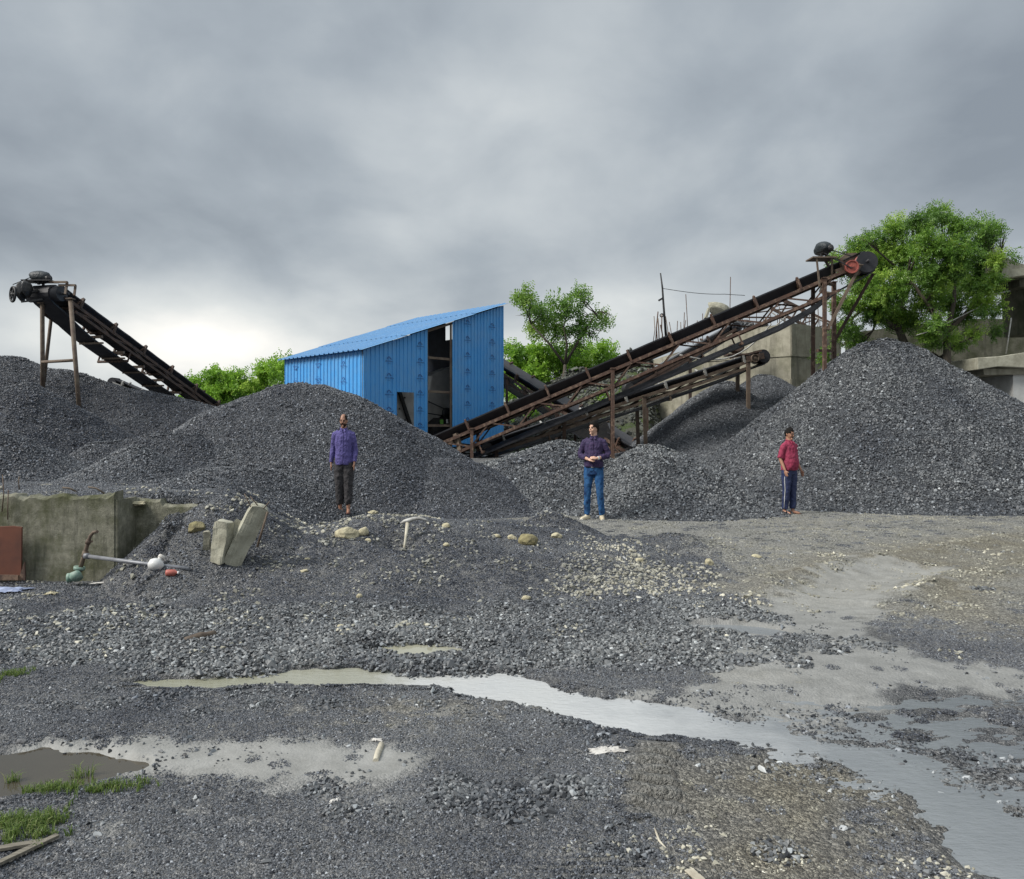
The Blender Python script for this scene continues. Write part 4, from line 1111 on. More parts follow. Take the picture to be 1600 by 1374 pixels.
# frame
mb = MB()
for s in (.03, 1.12, 2.25, 3.17, SW-.04):
    mb.beam(fp(s, Z0-.4, -.05), fp(s, roofz(s)-.05, -.05), .06, .06)
for z, a, b in ((3.76, 2.2, 3.2), (2.76, 1.1, 3.2), (1.75, 2.2, 3.2), (Z0+.02, 1.1, SW)): mb.beam(fp(a, z, -.09), fp(b, z, -.09), .05, .07)
mb.beam(fp(0, ZE-.08, -.06), fp(SW, ZT-.08, -.06), .05, .07)
mb.build('frame', M['tan_steel'], shed)

# machine in the shed
mc = thing('screening_machine', 'grey bolted screening machine inside the tall open bay of the blue shed', 'machine', fp(2.6, 1.2)+SO+A2*1.6)
MO_ = Vector(mc.location)
f2 = lambda s, z, dpt: fp(s+dpt*.82, z)+SO+A2*dpt-MO_
mb = MB()
mb.prism([f2(.9, 1.0, .9), f2(1.95, 1.0, .9), f2(2.4, 3.3, .9), f2(1.1, 3.2, .9)], A2*.06)
for k in range(10): mb.rock(f2(1.05+.1*(k % 4), 1.4+.17*k, .88), (.03, .03, .03), sub=1, mi=1)
mb.beam(f2(1.15, 2.75, .85), f2(1.75, 1.3, .85), .07, .1, mi=1)
mb.build('side_plate', [M['screen_grey'], M['iron']], mc)
mb = MB()
pts = [f2(2.1, 2.0, 1.3)]
poly = [f2(2.05, 1.75, 1.3), f2(2.6, 1.95, 1.3), f2(3.25, 2.45, 1.3), f2(3.7, 2.9, 1.3), f2(3.7, 3.75, 1.3), f2(3.2, 3.65, 1.3), f2(2.6, 3.45, 1.3), f2(2.05, 3.2, 1.3)]
mb.prism(poly, A2*.5); mb.build('hopper', M['screen_grey'], mc)
mb = MB(); mb.beam(f2(2.1, 2.55, 1.0), f2(3.0, 2.25, 1.0), .03, .03); mb.beam(f2(2.1, 2.15, 1.0), f2(3.0, 2.05, 1.0), .03, .03); mb.build('drive_belt', M['belt'], mc)
mb = MB()
for k in range(3): mb.lathe(f2(2.98+.1*k, 2.15, .9+.1*k), A2, [(0, -.03), (.17, -.03), (.17, .03), (0, .03)], 20)
mb.build('flywheel', M['iron'], mc)
mb = MB(); mb.prism([f2(2.4, 1.4, .7), f2(3.3, 1.4, .7), f2(3.3, 1.95, .7), f2(2.85, 2.0, .7), f2(2.4, 1.7, .7)], A2*.5)
mb.build('engine', M['iron'], mc)
mb = MB(); mb.box(f2(2.78, 1.87, .66), (.1, .1, .14)); mb.build('green_label', simple('green_label', (.16,.42,.05), (.12,.34,.05), .6), mc)
mb = MB(); mb.box(f2(3.0, 1.89, .66), (.06, .06, .13)); mb.build('pale_label', M['white_plastic'], mc)

# ------------------------------------------------------------ concrete structures
def wall_run(mb, pts, th=.35, bands=(), z0=0., mi=0):
    """pts: (x, y, ztop): thick wall following a line with a stepped top"""
    for (p, q) in zip(pts[:-1], pts[1:]):
        d = Vector((q[0]-p[0], q[1]-p[1], 0)).normalized(); nrm = Vector((d.y, -d.x, 0))
        if nrm.y > 0: nrm = -nrm
        lo, hi = z0, None
        prev = z0
        for i, bz in enumerate(list(bands)+[99]):
            o = .03*(i % 2)
            t0, t1 = min(bz, p[2]), min(bz, q[2])
            if prev >= t0 and prev >= t1: break
            a0, a1 = max(prev, 0), max(prev, 0)
            quad = [(p, min(prev, p[2])), (q, min(prev, q[2])), (q, t1), (p, t0)]
            poly = [Vector((r[0], r[1], z))+nrm*o for r, z in quad]
            mb.prism(poly, -nrm*(th+o), mi)
            prev = bz
def pt(px, py, D): v = P(px, py, D); return (v.x, v.y, v.z)
mb = MB()
wall_run(mb, [pt(1236, 505, 25.), pt(1140, 519, 26.4), pt(1080, 545, 27.4), pt(1022, 562, 28.6)], .4, (2.0, 3.27, 4.02), .3)
wall_run(mb, [pt(1236, 505, 25.), pt(1313, 516, 26.0)], .4, (2.0, 3.27, 4.02), .3)
wallA = thing('concrete_bin', 'tall stained concrete bin wall with a corner, rubble and thin rebar on top', 'concrete wall', (9, 25.5, 0))
for v in range(len(mb.v)): mb.v[v] = (mb.v[v][0]-9, mb.v[v][1]-25.5, mb.v[v][2])
mb.build('wall', M['conc'], wallA)
mb = MB()
for k in range(26):
    px = 1140+rng.uniform(0, 62); mb.rock(P(px, 512+rng.uniform(-6, 3)-(px-1140)*.06, 26.2)-Vector((9, 25.5, 0)), (rng.uniform(.08,.2), rng.uniform(.1,.2), rng.uniform(.06,.13)), seed=k, sub=2, rough=.5)
mb.build('rubble', M['grey_rock'], wallA)
rr = random.Random(5)
for k in range(24):
    px = [1020,1024,1027,1030,1034,1037,1043,1048,1055,1060,1071,1075,1083,1098,1145,1215,1228,1236,1250,1262,1275,1288,1068,1092][k]
    base = 520 if px < 1110 else 508
    D = 27.6 if px < 1110 else 26
    h = rr.uniform(12, 34)
    if px in (1075, 1145): h = 60
    if px == 1145: h = 75
    a = P(px, base+18, D); b = P(px+rr.uniform(-4, 4), base-h, D+rr.uniform(-.3, .3))
    m1_ = MB(); mdl = a.lerp(b, .5)+Vector((rr.uniform(-.06, .06), 0, 0)); m1_.tube([a-Vector((9, 25.5, 0)), mdl-Vector((9, 25.5, 0)), b-Vector((9, 25.5, 0))], .014 if px > 1040 or px < 1025 else .022, 5)
    m1_.build('rebar', M['rust'] if k % 3 else M['tan_steel'], wallA)

# antenna-like pole with fittings
pr = thing('thin_mast', 'thin crooked mast with two small fittings rising behind the longest conveyor', 'mast', P(1041, 512, 26))
po = Vector(pr.location)
mb = MB(); mb.tube([P(1041, 530, 26)-po, P(1037, 480, 26)-po, P(1035, 450, 26)-po, P(1032, 427, 26)-po], [.045, .035, .03, .022], 6); mb.build('pole', M['iron'], pr)
mb = MB(); mb.beam(P(1036, 466, 26)-po, P(1029, 470, 26)-po, .07, .06); mb.build('fitting', M['iron'], pr)
mb = MB(); mb.lathe(P(1034, 493, 25.9)-po, (0, 1, 0), [(.04, -.02), (.07, -.02), (.07, .02), (.04, .02), (.04, -.02)], 12); mb.build('ring_fitting', M['iron'], pr)
mb = MB(); pts = [P(1036+i*8, 451+9*math.sin(min(1, i/12)*math.pi*.55)+(0 if i < 12 else (i-12)*.5), 26) for i in range(17)]; o = pts[0].copy()
mb.tube([p-o for p in pts], .010, 5); tag(mb.build('cable', M['iron'], loc=o), 'thin cable sagging from the crooked mast toward the conveyor', 'cable')
mb = MB(); pts = [P(1062+i*5, 555+ (i/9)*9-0, 22.2) for i in range(6)]+[P(1085+i*12, 562-.02*i*i-(max(0, i-3)**2)*1.1, 22.2) for i in range(1, 11)]; o = pts[0].copy()
mb.tube([p-o for p in pts], .022, 6); tag(mb.build('hose', M['pale_steel'], loc=o), 'pale hose hanging in a curve in front of the concrete bin wall', 'hose')

# wall at the back right
mb = MB(); wall_run(mb, [pt(1330, 520, 28.), pt(1450, 505, 28.), pt(1530, 498, 28.), pt(1640, 500, 28.), pt(1800, 505, 28)], .5, (3.3, 4.35), .2)
o = Vector((13, 28, 0)); mb.v = [(a-o.x, b-o.y, c) for a, b, c in mb.v]
tag(mb.build('concrete_wall', M['conc_dark'], loc=o), 'long dark mossy concrete wall behind the tree trunks at the right', 'concrete wall')
# slab on a white column
st = thing('concrete_platform', 'thick concrete slab on a white wall at the right edge, behind the tallest pile', 'platform', P(1590, 640, 21.5))
so_ = Vector(st.location)
mb = MB()
top_pts = [(1527, 559), (1560, 557), (1600, 551), (1680, 548)]; bot_pts = [(1680, 574), (1600, 575), (1560, 573), (1528, 578)]
mb.prism([P(a, b, 21.3)-so_ for a, b in top_pts+bot_pts], (0, 2.4, 0)); mb.build('slab', M['block'], st, bevel=.02)
mb = MB(); mb.prism([P(a, b, 21.5)-so_ for a, b in ((1536, 576), (1680, 576), (1680, 584), (1538, 586))], (0, 2.0, 0)); mb.build('beam', M['conc'], st)
mb = MB(); mb.prism([P(a, b, 21.6)-so_ for a, b in ((1583, 584), (1680, 584), (1680, 690), (1583, 690))], (0, 1.8, 0)); mb.build('wall', M['plaster'], st)
mb = MB(); mb.prism([P(a, b, 22.8)-so_ for a, b in ((1545, 584), (1583, 584), (1583, 650), (1545, 650))], (0, .4, 0)); mb.build('back_wall', M['conc_dark'], st)
# high ledge at the frame edge
le = thing('concrete_ledge', 'raised concrete ledge with an upstand, cut by the right edge above the wall', 'ledge', P(1600, 430, 22))
lo_ = Vector(le.location)
mb = MB(); mb.prism([P(a, b, 22)-lo_ for a, b in ((1551, 423), (1640, 416), (1640, 424), (1562, 436), (1551, 424.5))][:4], (0, 2.5, 0)); mb.build('slab', M['block'], le)
mb = MB(); mb.prism([P(a, b, 21.9)-lo_ for a, b in ((1550, 396), (1562, 394), (1563, 422), (1551, 424))], (0, .35, 0)); mb.build('upstand', M['block'], le)
mb = MB(); mb.prism([P(a, b, 22.3)-lo_ for a, b in ((1562, 397), (1592, 411), (1640, 425), (1640, 436), (1565, 430))], (0, .2, 0)); mb.build('side_wall', M['conc'], le)
mb = MB(); mb.prism([P(a, b, 22.4)-lo_ for a, b in ((1563, 431), (1640, 424), (1640, 437), (1596, 437), (1563, 436))], (0, 1.9, 0)); mb.prism([P(a, b, 22.4)-lo_ for a, b in ((1593, 437.5), (1640, 437.5), (1640, 520), (1610, 520), (1605, 450), (1593, 448))], (0, 1.2, 0)); mb.build('support', M['conc_dark'], le)
mb = MB(); mb.box(P(1555.5, 391, 22.05)-lo_, (.12, .12, .12)); mb.build('lamp_box', M['white_plastic'], le)
# cables by the trees
mb = MB(); pts = [P(1432, 524, 21.8), P(1460, 516, 21.8), P(1484, 503, 21.8), P(1530, 480, 21.8), P(1550, 460, 21.9), P(1578, 455, 22.)]; o = pts[0].copy()
mb.tube([p-o for p in pts], .016, 5); tag(mb.build('cable', M['pale_steel'], loc=o), 'pale cable strung through the right tree up to the ledge', 'cable')
mb = MB(); o = P(1572, 553, 21.9); mb.tube([(0,0,0), P(1580, 497, 22)-o], .02, 5); tag(mb.build('conduit', M['pale_steel'], loc=o), 'thin pale upright pipe standing on the concrete slab at the right', 'pipe')
# ------------------------------------------------------------ rocky bank behind the conveyors
bank_pts = [tuple(P(*r)) for r in [(700,668,29),(790,640,30),(850,612,31),(905,588,31),(960,572,31),(1000,562,31)]]
def HB(x, y):
    h = cone(x, y, bank_pts, .62, .8)+.22*fbm(x*.7, y*.7, 5, s=20)+.08*fbm(x*3, y*3, 3, s=21)
    h = h-np.maximum(0, x-.178*y)*2.5
    return np.maximum(h, G(x, y)-.3)
gx, gy = np.meshgrid(np.arange(-4, 30, .14), np.arange(23, 42, .14), indexing='ij')
gz = HB(gx, gy); keep = gz > G(gx, gy)-.1
m, nt, b = mat('bank_earth')
tcb = N(nt, 'ShaderNodeTexCoord').outputs['Object']
c = ramp(nt, noise(nt, tcb, 1.2, 8, .7), [(.38, (.045,.045,.038)), (.5, (.10,.10,.08)), (.6, (.06,.09,.025))]).outputs[0]
nt.links.new(c, b.inputs['Base Color']); b.inputs['Roughness'].default_value = .95; bump(nt, b, noise(nt, tcb, 9, 6, .75), .9, .1)
tag(link('hillside', grid_mesh('hillside', gx, gy, gz, m, keep=keep)), 'rocky bank behind the conveyors', kind='structure')
x, y = jgrid(-3, 7, 24, 33, .62); k = HB(x, y) > G(x, y)+.02; k &= (fbm(x*.8, y*.8, 3, s=31) > -.22); x, y = x[k], y[k]
nx, ny, nz_ = hslope(HB, x, y, .3)
me = bpy.data.meshes.new('quarry_rocks'); add_points(me, x, y, HB(x, y)+.02, euler_from_normals(nx, ny, nz_, rng.uniform(0, 6.28, len(x))), rng.uniform(.10, .17, len(x)), np.full(len(x), .3))
o = link('quarry_rocks', me); md = o.modifiers.new('stones', 'NODES'); md.node_group = SG['bank']; tag(o, 'broken quarry rock covering the bank behind the conveyors', kind='stuff')

# ------------------------------------------------------------ foliage
def leaf_mat(name, cols):
    m, nt, b = mat(name)
    a = N(nt, 'ShaderNodeAttribute'); a.attribute_name = 'lv'
    c = ramp(nt, a.outputs['Fac'], [(i/(len(cols)-1), c) for i, c in enumerate(cols)]).outputs[0]
    nt.links.new(c, b.inputs['Base Color']); b.inputs['Roughness'].default_value = .45
    tr = N(nt, 'ShaderNodeBsdfTranslucent'); nt.links.new(c, tr.inputs[0])
    mx = N(nt, 'ShaderNodeMixShader'); mx.inputs[0].default_value = .45
    nt.links.new(b.outputs[0], mx.inputs[1]); nt.links.new(tr.outputs[0], mx.inputs[2]); nt.links.new(mx.outputs[0], nt.nodes['Material Output'].inputs[0])
    return m
M['leaf_a'] = leaf_mat('feathery_green_leaves', [(.06,.13,.022), (.13,.26,.04), (.24,.40,.06), (.37,.52,.09)])
M['leaf_b'] = leaf_mat('dark_oval_leaves', [(.06,.14,.028), (.13,.26,.05), (.22,.37,.065), (.32,.46,.10)])
M['leaf_c'] = leaf_mat('fresh_scrub_leaves', [(.11,.23,.03), (.21,.40,.045), (.33,.54,.07), (.44,.62,.11)])
M['bark'] = simple('grey_brown_bark', (.10,.085,.065), (.055,.045,.035), .9, 0, 8, .8, .01, stretch=(4, 4, 1))

def leaves(blobs, n, size, seed, droop=.3, feather=True, ratio=.38, shell=.55):
    """blobs: (centre, rx, ry, rz). Returns quads of small leaves set in sprigs."""
    g = np.random.default_rng(seed)
    vol = np.array([b[1]*b[2]*b[3] for b in blobs])**.8; pr = vol/vol.sum()
    nsp = n//10
    bi = g.choice(len(blobs), nsp, p=pr)
    c = np.array([tuple(b[0]) for b in blobs])[bi]; rad = np.array([b[1:4] for b in blobs])[bi]
    d = g.normal(size=(nsp, 3)); d /= np.linalg.norm(d, axis=1, keepdims=True)
    rr = g.random(nsp)**(shell)
    # clumpy edge: radius modulated by direction
    lump = .78+.34*np.sin(d[:,0]*5+bi*1.7)*np.sin(d[:,1]*4+bi)*np.sin(d[:,2]*6+bi*2.1)+.12*g.normal(size=nsp)
    ctr = c+d*rad*(rr*lump)[:,None]
    # sub-clusters pull sprigs together so gaps open
    ncl = max(8, nsp//45)
    cc = ctr[g.choice(nsp, ncl)]
    near = np.empty(nsp, int)
    for s0 in range(0, nsp, 4000):
        dd = ((ctr[s0:s0+4000, None, :]-cc[None])**2).sum(-1); near[s0:s0+4000] = dd.argmin(1)
    ctr = ctr*.42+cc[near]*.58+g.normal(size=(nsp, 3))*size*.8
    ax = d*.9+g.normal(size=(nsp, 3))*.55; ax[:,2] -= droop; ax /= np.linalg.norm(ax, axis=1, keepdims=True)
    tone = np.clip(.42+.22*g.normal(size=ncl)[near]+.10*g.normal(size=nsp)+.12*(d[:,2]), 0, 1)
    sd = np.cross(ax, g.normal(size=(nsp, 3))); sd /= np.linalg.norm(sd, axis=1, keepdims=True)
    up = np.cross(ax, sd)
    V = []; T = []
    for k in range(10):
        j = (k//2+.5)/5; sg = 1 if k % 2 else -1
        L = size*(1-.35*j)*g.uniform(.75, 1.2, nsp)
        ld = ax*(.55 if feather else .25)+sd*sg*1.0+up*g.normal(size=(nsp, 1))*.45; ld[:,2] -= .25; ld /= np.linalg.norm(ld, axis=1, keepdims=True)
        wd = np.cross(ld, up+.4*g.normal(size=(nsp, 3))); wd /= np.linalg.norm(wd, axis=1, keepdims=True)
        b0 = ctr+ax*(size*2.6*j)[..., None] if np.ndim(j) else ctr+ax*(size*2.6*j)
        w = (L*ratio*.5)[:,None]
        p0 = b0; p1 = b0+ld*(L*.5)[:,None]+wd*w; p2 = b0+ld*L[:,None]; p3 = b0+ld*(L*.5)[:,None]-wd*w
        V.append(np.stack([p0, p1, p2, p3], 1)); T.append(np.repeat(np.clip(tone+g.normal(size=nsp)*.08, 0, 1), 4))
    V = np.concatenate(V).reshape(-1, 3); T = np.concatenate(T)
    return V, T
def leaf_obj(name, V, T, material, parent, origin):
    V = V-np.array(tuple(origin)); q = np.arange(len(V)).reshape(-1, 4)
    me = raw_mesh(name, V, q, material, False)
    at = me.attributes.new('lv', 'FLOAT', 'POINT'); at.data.foreach_set('value', T.astype(np.float32))
    return link(name, me, parent)

def tree(label, base, blobs, n, size, lm, seed, trunk_r=.14, forks=2, fork_z=None, feather=True, shell=.55, name='tree', ratio=.38):
    base = Vector(base); root = thing(name, label, 'tree', base, group=None)
    rr = random.Random(seed)
    mb = MB()
    cen = sum((b[0] for b in blobs), Vector())/len(blobs)
    fz = fork_z or (base.z+(cen.z-base.z)*.45)
    f = Vector((base.x+(cen.x-base.x)*.25, base.y, fz))
    mb.tube([base-base-Vector((0, 0, .3)), (base.lerp(f, .5)+Vector((rr.uniform(-.1, .1), 0, 0)))-base, f-base], [trunk_r*1.15, trunk_r*.9, trunk_r*.75], 10)
    mb.build('trunk', M['bark'], root)
    mb = MB()
    hubs = []
    for k in range(forks):
        tgt = cen+Vector(((k-(forks-1)/2)*1.3, rr.uniform(-.4, .4), rr.uniform(-.5, .1)))
        m1 = f.lerp(tgt, .5)+Vector((rr.uniform(-.15, .15), rr.uniform(-.1, .1), .05))
        mb.tube([f-base, m1-base, tgt-base], [trunk_r*.7, trunk_r*.5, trunk_r*.28], 8); hubs += [m1, tgt]
    for b in blobs:
        hb = min(hubs, key=lambda h: (h-b[0]).length)
        q = hb.lerp(b[0], .5)+Vector((rr.uniform(-.15, .15), rr.uniform(-.15, .15), rr.uniform(0, .2)))
        mb.tube([hb-base, q-base, b[0]-base], [trunk_r*.32, trunk_r*.2, trunk_r*.08], 6)
        for j in range(5):
            e = b[0]+Vector((rr.uniform(-1, 1)*b[1], rr.uniform(-1, 1)*b[2], rr.uniform(-.6, 1)*b[3]))*.85
            mb.tube([q-base, q.lerp(e, .5)-base+Vector((0, 0, .06)), e-base], [trunk_r*.12, trunk_r*.09, trunk_r*.04], 5)
    mb.build('limbs', M['bark'], root)
    V, T = leaves(blobs, n, size, seed, feather=feather, shell=shell, ratio=ratio)
    leaf_obj('crown', V, T, M[lm], root, base)
    return root
def BL(lst, D, fy=.8, seed=0):
    rr = random.Random(seed); k = D/FPX; out = []
    for a in lst:
        px, py, r = a[:3]; rz = a[3] if len(a) > 3 else r
        out.append((P(px, py, D+rr.uniform(-.9, .9)*r*k*1.6), r*k, r*k*fy*1.1, rz*k))
    return out
# middle tree
tree('slender leafy tree standing above the conveyors right of the blue shed', P(884, 610, 31), BL([(825,466,26,20),(850,490,26),(832,515,24,14),(880,478,26,24),(912,470,20,16),(905,500,24),(875,515,22),(940,500,18,14),(952,494,12,8),(930,522,18,10),(815,492,14,12),(862,540,16,10),(900,535,18,10),(820,455,10,8),(900,456,10,8)], 31, seed=1), 7600, .17, 'leaf_b', 3, .085, 3, fork_z=P(884, 570, 31).z, feather=False, shell=.6, ratio=.42)
# right trees
tree('feathery green tree with a forked trunk rising behind the peak of the tallest pile', P(1420, 560, 22.6), BL([(1312,398,16,10),(1308,432,14,14),(1315,468,18,16),(1318,512,16,16),(1335,392,22,14),(1365,378,28,20),(1400,358,28,24),(1330,412,20,16),(1370,415,34),(1405,400,34),(1345,445,26,22),(1385,450,36),(1425,435,34),(1360,485,30,24),(1400,490,34),(1330,520,20,18),(1345,545,18,14),(1300,548,12,9),(1420,500,24,18),(1325,480,18,16)], 22.6, seed=2), 46000, .105, 'leaf_a', 5, .13, 3, fork_z=P(0, 515, 22.6).z)
tree('tallest feathery green tree, its bare trunk leaning in front of the small conveyor', P(1474, 610, 22.0), BL([(1440,345,28,22),(1470,335,26,18),(1505,352,30,22),(1540,362,26,22),(1568,372,16,16),(1455,385,34),(1495,395,36),(1535,400,34),(1560,410,22),(1470,430,36),(1515,440,34),(1548,445,26,20),(1480,470,32,24),(1530,478,28,18),(1445,470,28,22),(1460,500,22,16),(1555,480,18,14),(1500,495,22,14),(1350,375,10,8)], 22.0, seed=3), 46000, .105, 'leaf_a', 6, .12, 3, fork_z=P(0, 520, 22).z)
tree('thin young tree between the two feathery trees, in front of the mossy wall', P(1463, 590, 22.3), BL([(1450,520,22,18),(1475,530,18,12),(1500,535,16,16),(1440,540,14,10),(1525,520,18,14),(1550,525,14,18)], 22.3, seed=4), 7000, .08, 'leaf_a', 8, .06, 2, fork_z=P(0, 560, 22.3).z)
# scrub
def scrub(name, label, lst, D, n, size, lm, seed):
    bl = BL(lst, D, seed=seed, fy=1.0); V, T = leaves(bl, n, size, seed, feather=False, shell=.5, ratio=.6)
    o = bl[0][0].copy(); o.z = 1
    ob = leaf_obj(name, V, T, M[lm], None, o); ob.location = o
    return tag(ob, label, kind='stuff')
scrub('scrub', 'bright green scrub on the skyline left of the blue shed', [(315,600,22,14),(345,592,26,18),(380,590,26,22),(415,580,22,20),(440,575,20,22),(460,590,30,30),(360,615,40,22),(410,620,40,30),(330,630,40,25),(300,612,16,10)], 38, 34000, .17, 'leaf_c', 31)
scrub('scrub', 'green bushes behind the conveyors between the shed and the middle tree', [(805,560,18,16),(835,558,26,22),(870,560,28,20),(905,560,26,20),(940,555,24,16),(800,590,26,26),(840,595,32,26),(885,600,34,26),(925,590,26,20),(812,625,26,18),(795,545,12,8),(770,600,24,26)], 33, 34000, .16, 'leaf_c', 32)
scrub('scrub', 'low yellow green growth on the rocky bank under the conveyors', [(810,668,16,8),(835,650,18,9),(860,640,16,8),(945,628,22,9),(970,612,20,10),(1000,600,14,9),(885,668,14,6),(1045,640,10,6),(915,650,16,7)], 28.6, 9000, .12, 'leaf_c', 33)
scrub('scrub', 'small leafy sprig beside the post under the head of the longest conveyor', [(1288,552,11,9),(1296,562,8,7),(1320,560,14,18)], 22.9, 1500, .09, 'leaf_a', 34)

# grass -----------------------------------------------------------------------
M['grass'] = leaf_mat('grass_blades', [(.06,.10,.025), (.11,.18,.04), (.19,.27,.07), (.32,.34,.16)])
def grass(label, patches, seed):
    g = np.random.default_rng(seed); V = []; T = []; 
    for (px, py, rx, ry, n, h) in patches:
        X, Y = W2(px, py); sx = rx/FPX*Y; sy = ry*Y*Y/(FPX*EYE)
        n = int(n*.62); nt_ = max(3, n//9)
        tx = X+g.normal(size=nt_)*sx*.6; ty = Y+g.normal(size=nt_)*sy*.75
        ti = g.integers(0, nt_, n)
        x = tx[ti]+g.normal(size=n)*.008; y = ty[ti]+g.normal(size=n)*.008
        z = np.maximum(G(x, y), WL-.02)
        a = g.uniform(0, 6.28, n); lean = g.uniform(.15, 1.0, n); hh = h*g.uniform(.4, 1.1, n); w = g.uniform(.0012, .0026, n)
        dx, dy = np.cos(a)*lean, np.sin(a)*lean
        p = [np.stack([x, y, z], -1), np.stack([x+dx*hh*.35, y+dy*hh*.35, z+hh*.6], -1), np.stack([x+dx*hh*.9, y+dy*hh*.9, z+hh*(1-.45*lean)], -1)]
        sdv = np.stack([-np.sin(a), np.cos(a), 0*a], -1)*w[:,None]
        t = np.clip(g.normal(.5, .25, n), 0, 1)
        for i, j, ws, we in ((0, 1, 1, .9), (1, 2, .9, .1)):
            V.append(np.stack([p[i]-sdv*ws, p[i]+sdv*ws, p[j]+sdv*we, p[j]-sdv*we], 1).reshape(-1, 3)); T.append(np.repeat(t, 4))
    V = np.concatenate(V); T = np.concatenate(T)
    ob = leaf_obj('grass', V, T, M['grass'], None, (0, 0, 0)); return tag(ob, label, kind='stuff')
grass('thin strip of grass along the near edge of the lower left puddle', [(90,1232,40,7,420,.05),(150,1232,40,6,420,.05),(205,1228,30,5,300,.045),(128,1205,8,6,110,.10),(20,1215,12,6,70,.08),(60,1222,20,8,150,.06)], 41)
grass('green weeds at the lower left corner above the two planks', [(20,1290,30,10,500,.06),(60,1288,26,8,450,.06),(85,1282,20,5,260,.05),(60,1310,22,10,260,.05),(10,1320,20,10,160,.06),(100,1262,30,8,50,.04)], 42)
grass('small patch of grass at the left edge beside the coarse stones', [(10,1058,24,7,420,.05),(28,1053,18,5,260,.04)], 43)
# ------------------------------------------------------------ small things lying about
def hit(px, py, d0=2.4, d1=26):
    """where the sight line through a spot of the photo meets the gravel"""
    D = np.arange(d0, d1, .02); x = (px-CX)/FPX*D; z = EYE-(py-HY)/FPX*D
    g = G(x, D)
    for H in PILES.values(): g = np.maximum(g, H(x, D))
    k = np.nonzero(z <= g)[0]
    d = D[k[0]] if len(k) else d1
    return Vector(((px-CX)/FPX*d, d, EYE-(py-HY)/FPX*d))

# retaining wall
rw = thing('retaining_wall', 'low stained concrete retaining wall at the left holding back the gravel', 'concrete wall', (-5.2, 8.2, 0))
def rough_wall(x0, x1, yf, th, ztop, seed, nick=.03):
    n = int((x1-x0)/.03); xs = np.linspace(x0, x1, n); f = ztop(xs)+nick*fbm(xs*9, xs*0+seed, 4)+nick*1.2*fbm(xs*2.2, xs*0+seed+4, 3)
    bk = f-.01+nick*fbm(xs*11, xs*0+seed+9, 3)
    V = []; F = []
    for i in range(n):
        x = xs[i]; V += [(x, yf, -.15), (x, yf, f[i]-.03), (x, yf+.03, f[i]), (x, yf+th-.02, bk[i]), (x, yf+th, -.15)]
        if i: 
            for k in range(4): F.append(((i-1)*5+k, i*5+k, i*5+k+1, (i-1)*5+k+1))
    F += [(0, 1, 2, 3, 4), tuple((n-1)*5+k for k in (4, 3, 2, 1, 0))]
    mb = MB(); mb.add([(a+5.2, b-8.2, c) for a, b, c in V], F); return mb
rough_wall(-9.5, -4.25, 8.2, .22, lambda x: .93+0*x, 3, .045).build('wall_section', M['conc_wet'], rw)
rough_wall(-4.24, -3.5, 8.62, .2, lambda x: .86-.02*(x+4.24)-.06*(x > -3.95), 8, .03).build('wall_section', M['conc_wet'], rw)
mb = MB(); mb.prism([(x+5.2, y-8.2, -.15) for x, y in ((-4.25, 8.21), (-4.22, 8.21), (-4.22, 8.64), (-4.25, 8.64))], (0, 0, 1.02)); mb.build('end_face', M['conc_wet'], rw)
# broken cap piece on the wall
mb = MB(); mb.rock((0,0,0), (.16,.09,.04), seed=31, sub=3, rough=.6)
tag(mb.build('concrete_piece', M['pale_rock'], loc=P(207, 787, 8.62)), 'pale yellow broken piece lying on top of the retaining wall', 'concrete piece')
# wires sticking from the wall
for i, (a, b, c) in enumerate((((3, 800), (6, 770), (4, 742)), ((12, 812), (12, 790), (13, 766)), ((30, 765), (29, 752), (30, 745)))):
    mb = MB(); mb.tube([P(*q, 8.16)-Vector((-5.2, 8.2, 0)) for q in (a, b, c)], .006, 5); mb.build('rebar', M['tan_steel'], rw)
for i, (q, lab) in enumerate(((((98, 762), (108, 763), (119, 768)), 'short bent dark rod lying on the left part of the retaining wall'), (((138, 761), (150, 763), (163, 771)), 'curved dark rod lying on the retaining wall beside its step'))):
    o = P(*q[0], 8.3); mb = MB(); mb.tube([P(*k, 8.3)-o for k in q], .010, 6); tag(mb.build('iron_rod', M['darkwood'], loc=o), lab, 'iron rod')

# red-brown steel plate standing at the left edge
sp = thing('steel_plate', 'red-brown rusty steel plate standing on edge against the retaining wall', 'steel plate', P(10, 905, 8.08))
so_ = Vector(sp.location)
mb = MB(); mb.prism([P(a, b, 8.1)-so_ for a, b in ((-60, 826), (20, 822), (34, 824), (33, 900), (-60, 898))], (0, .02, 0)); mb.build('plate', M['oxide'], sp, bevel=.004)
mb = MB(); mb.prism([P(a, b, 8.04)-so_ for a, b in ((33, 893), (38, 878), (39, 907), (28, 907))], (0, .02, 0)); mb.prism([P(a, b, 8.02)-so_ for a, b in ((-60, 897), (28, 899), (28, 907), (-60, 907))], (0, .015, 0)); mb.build('flange', M['rust'], sp)

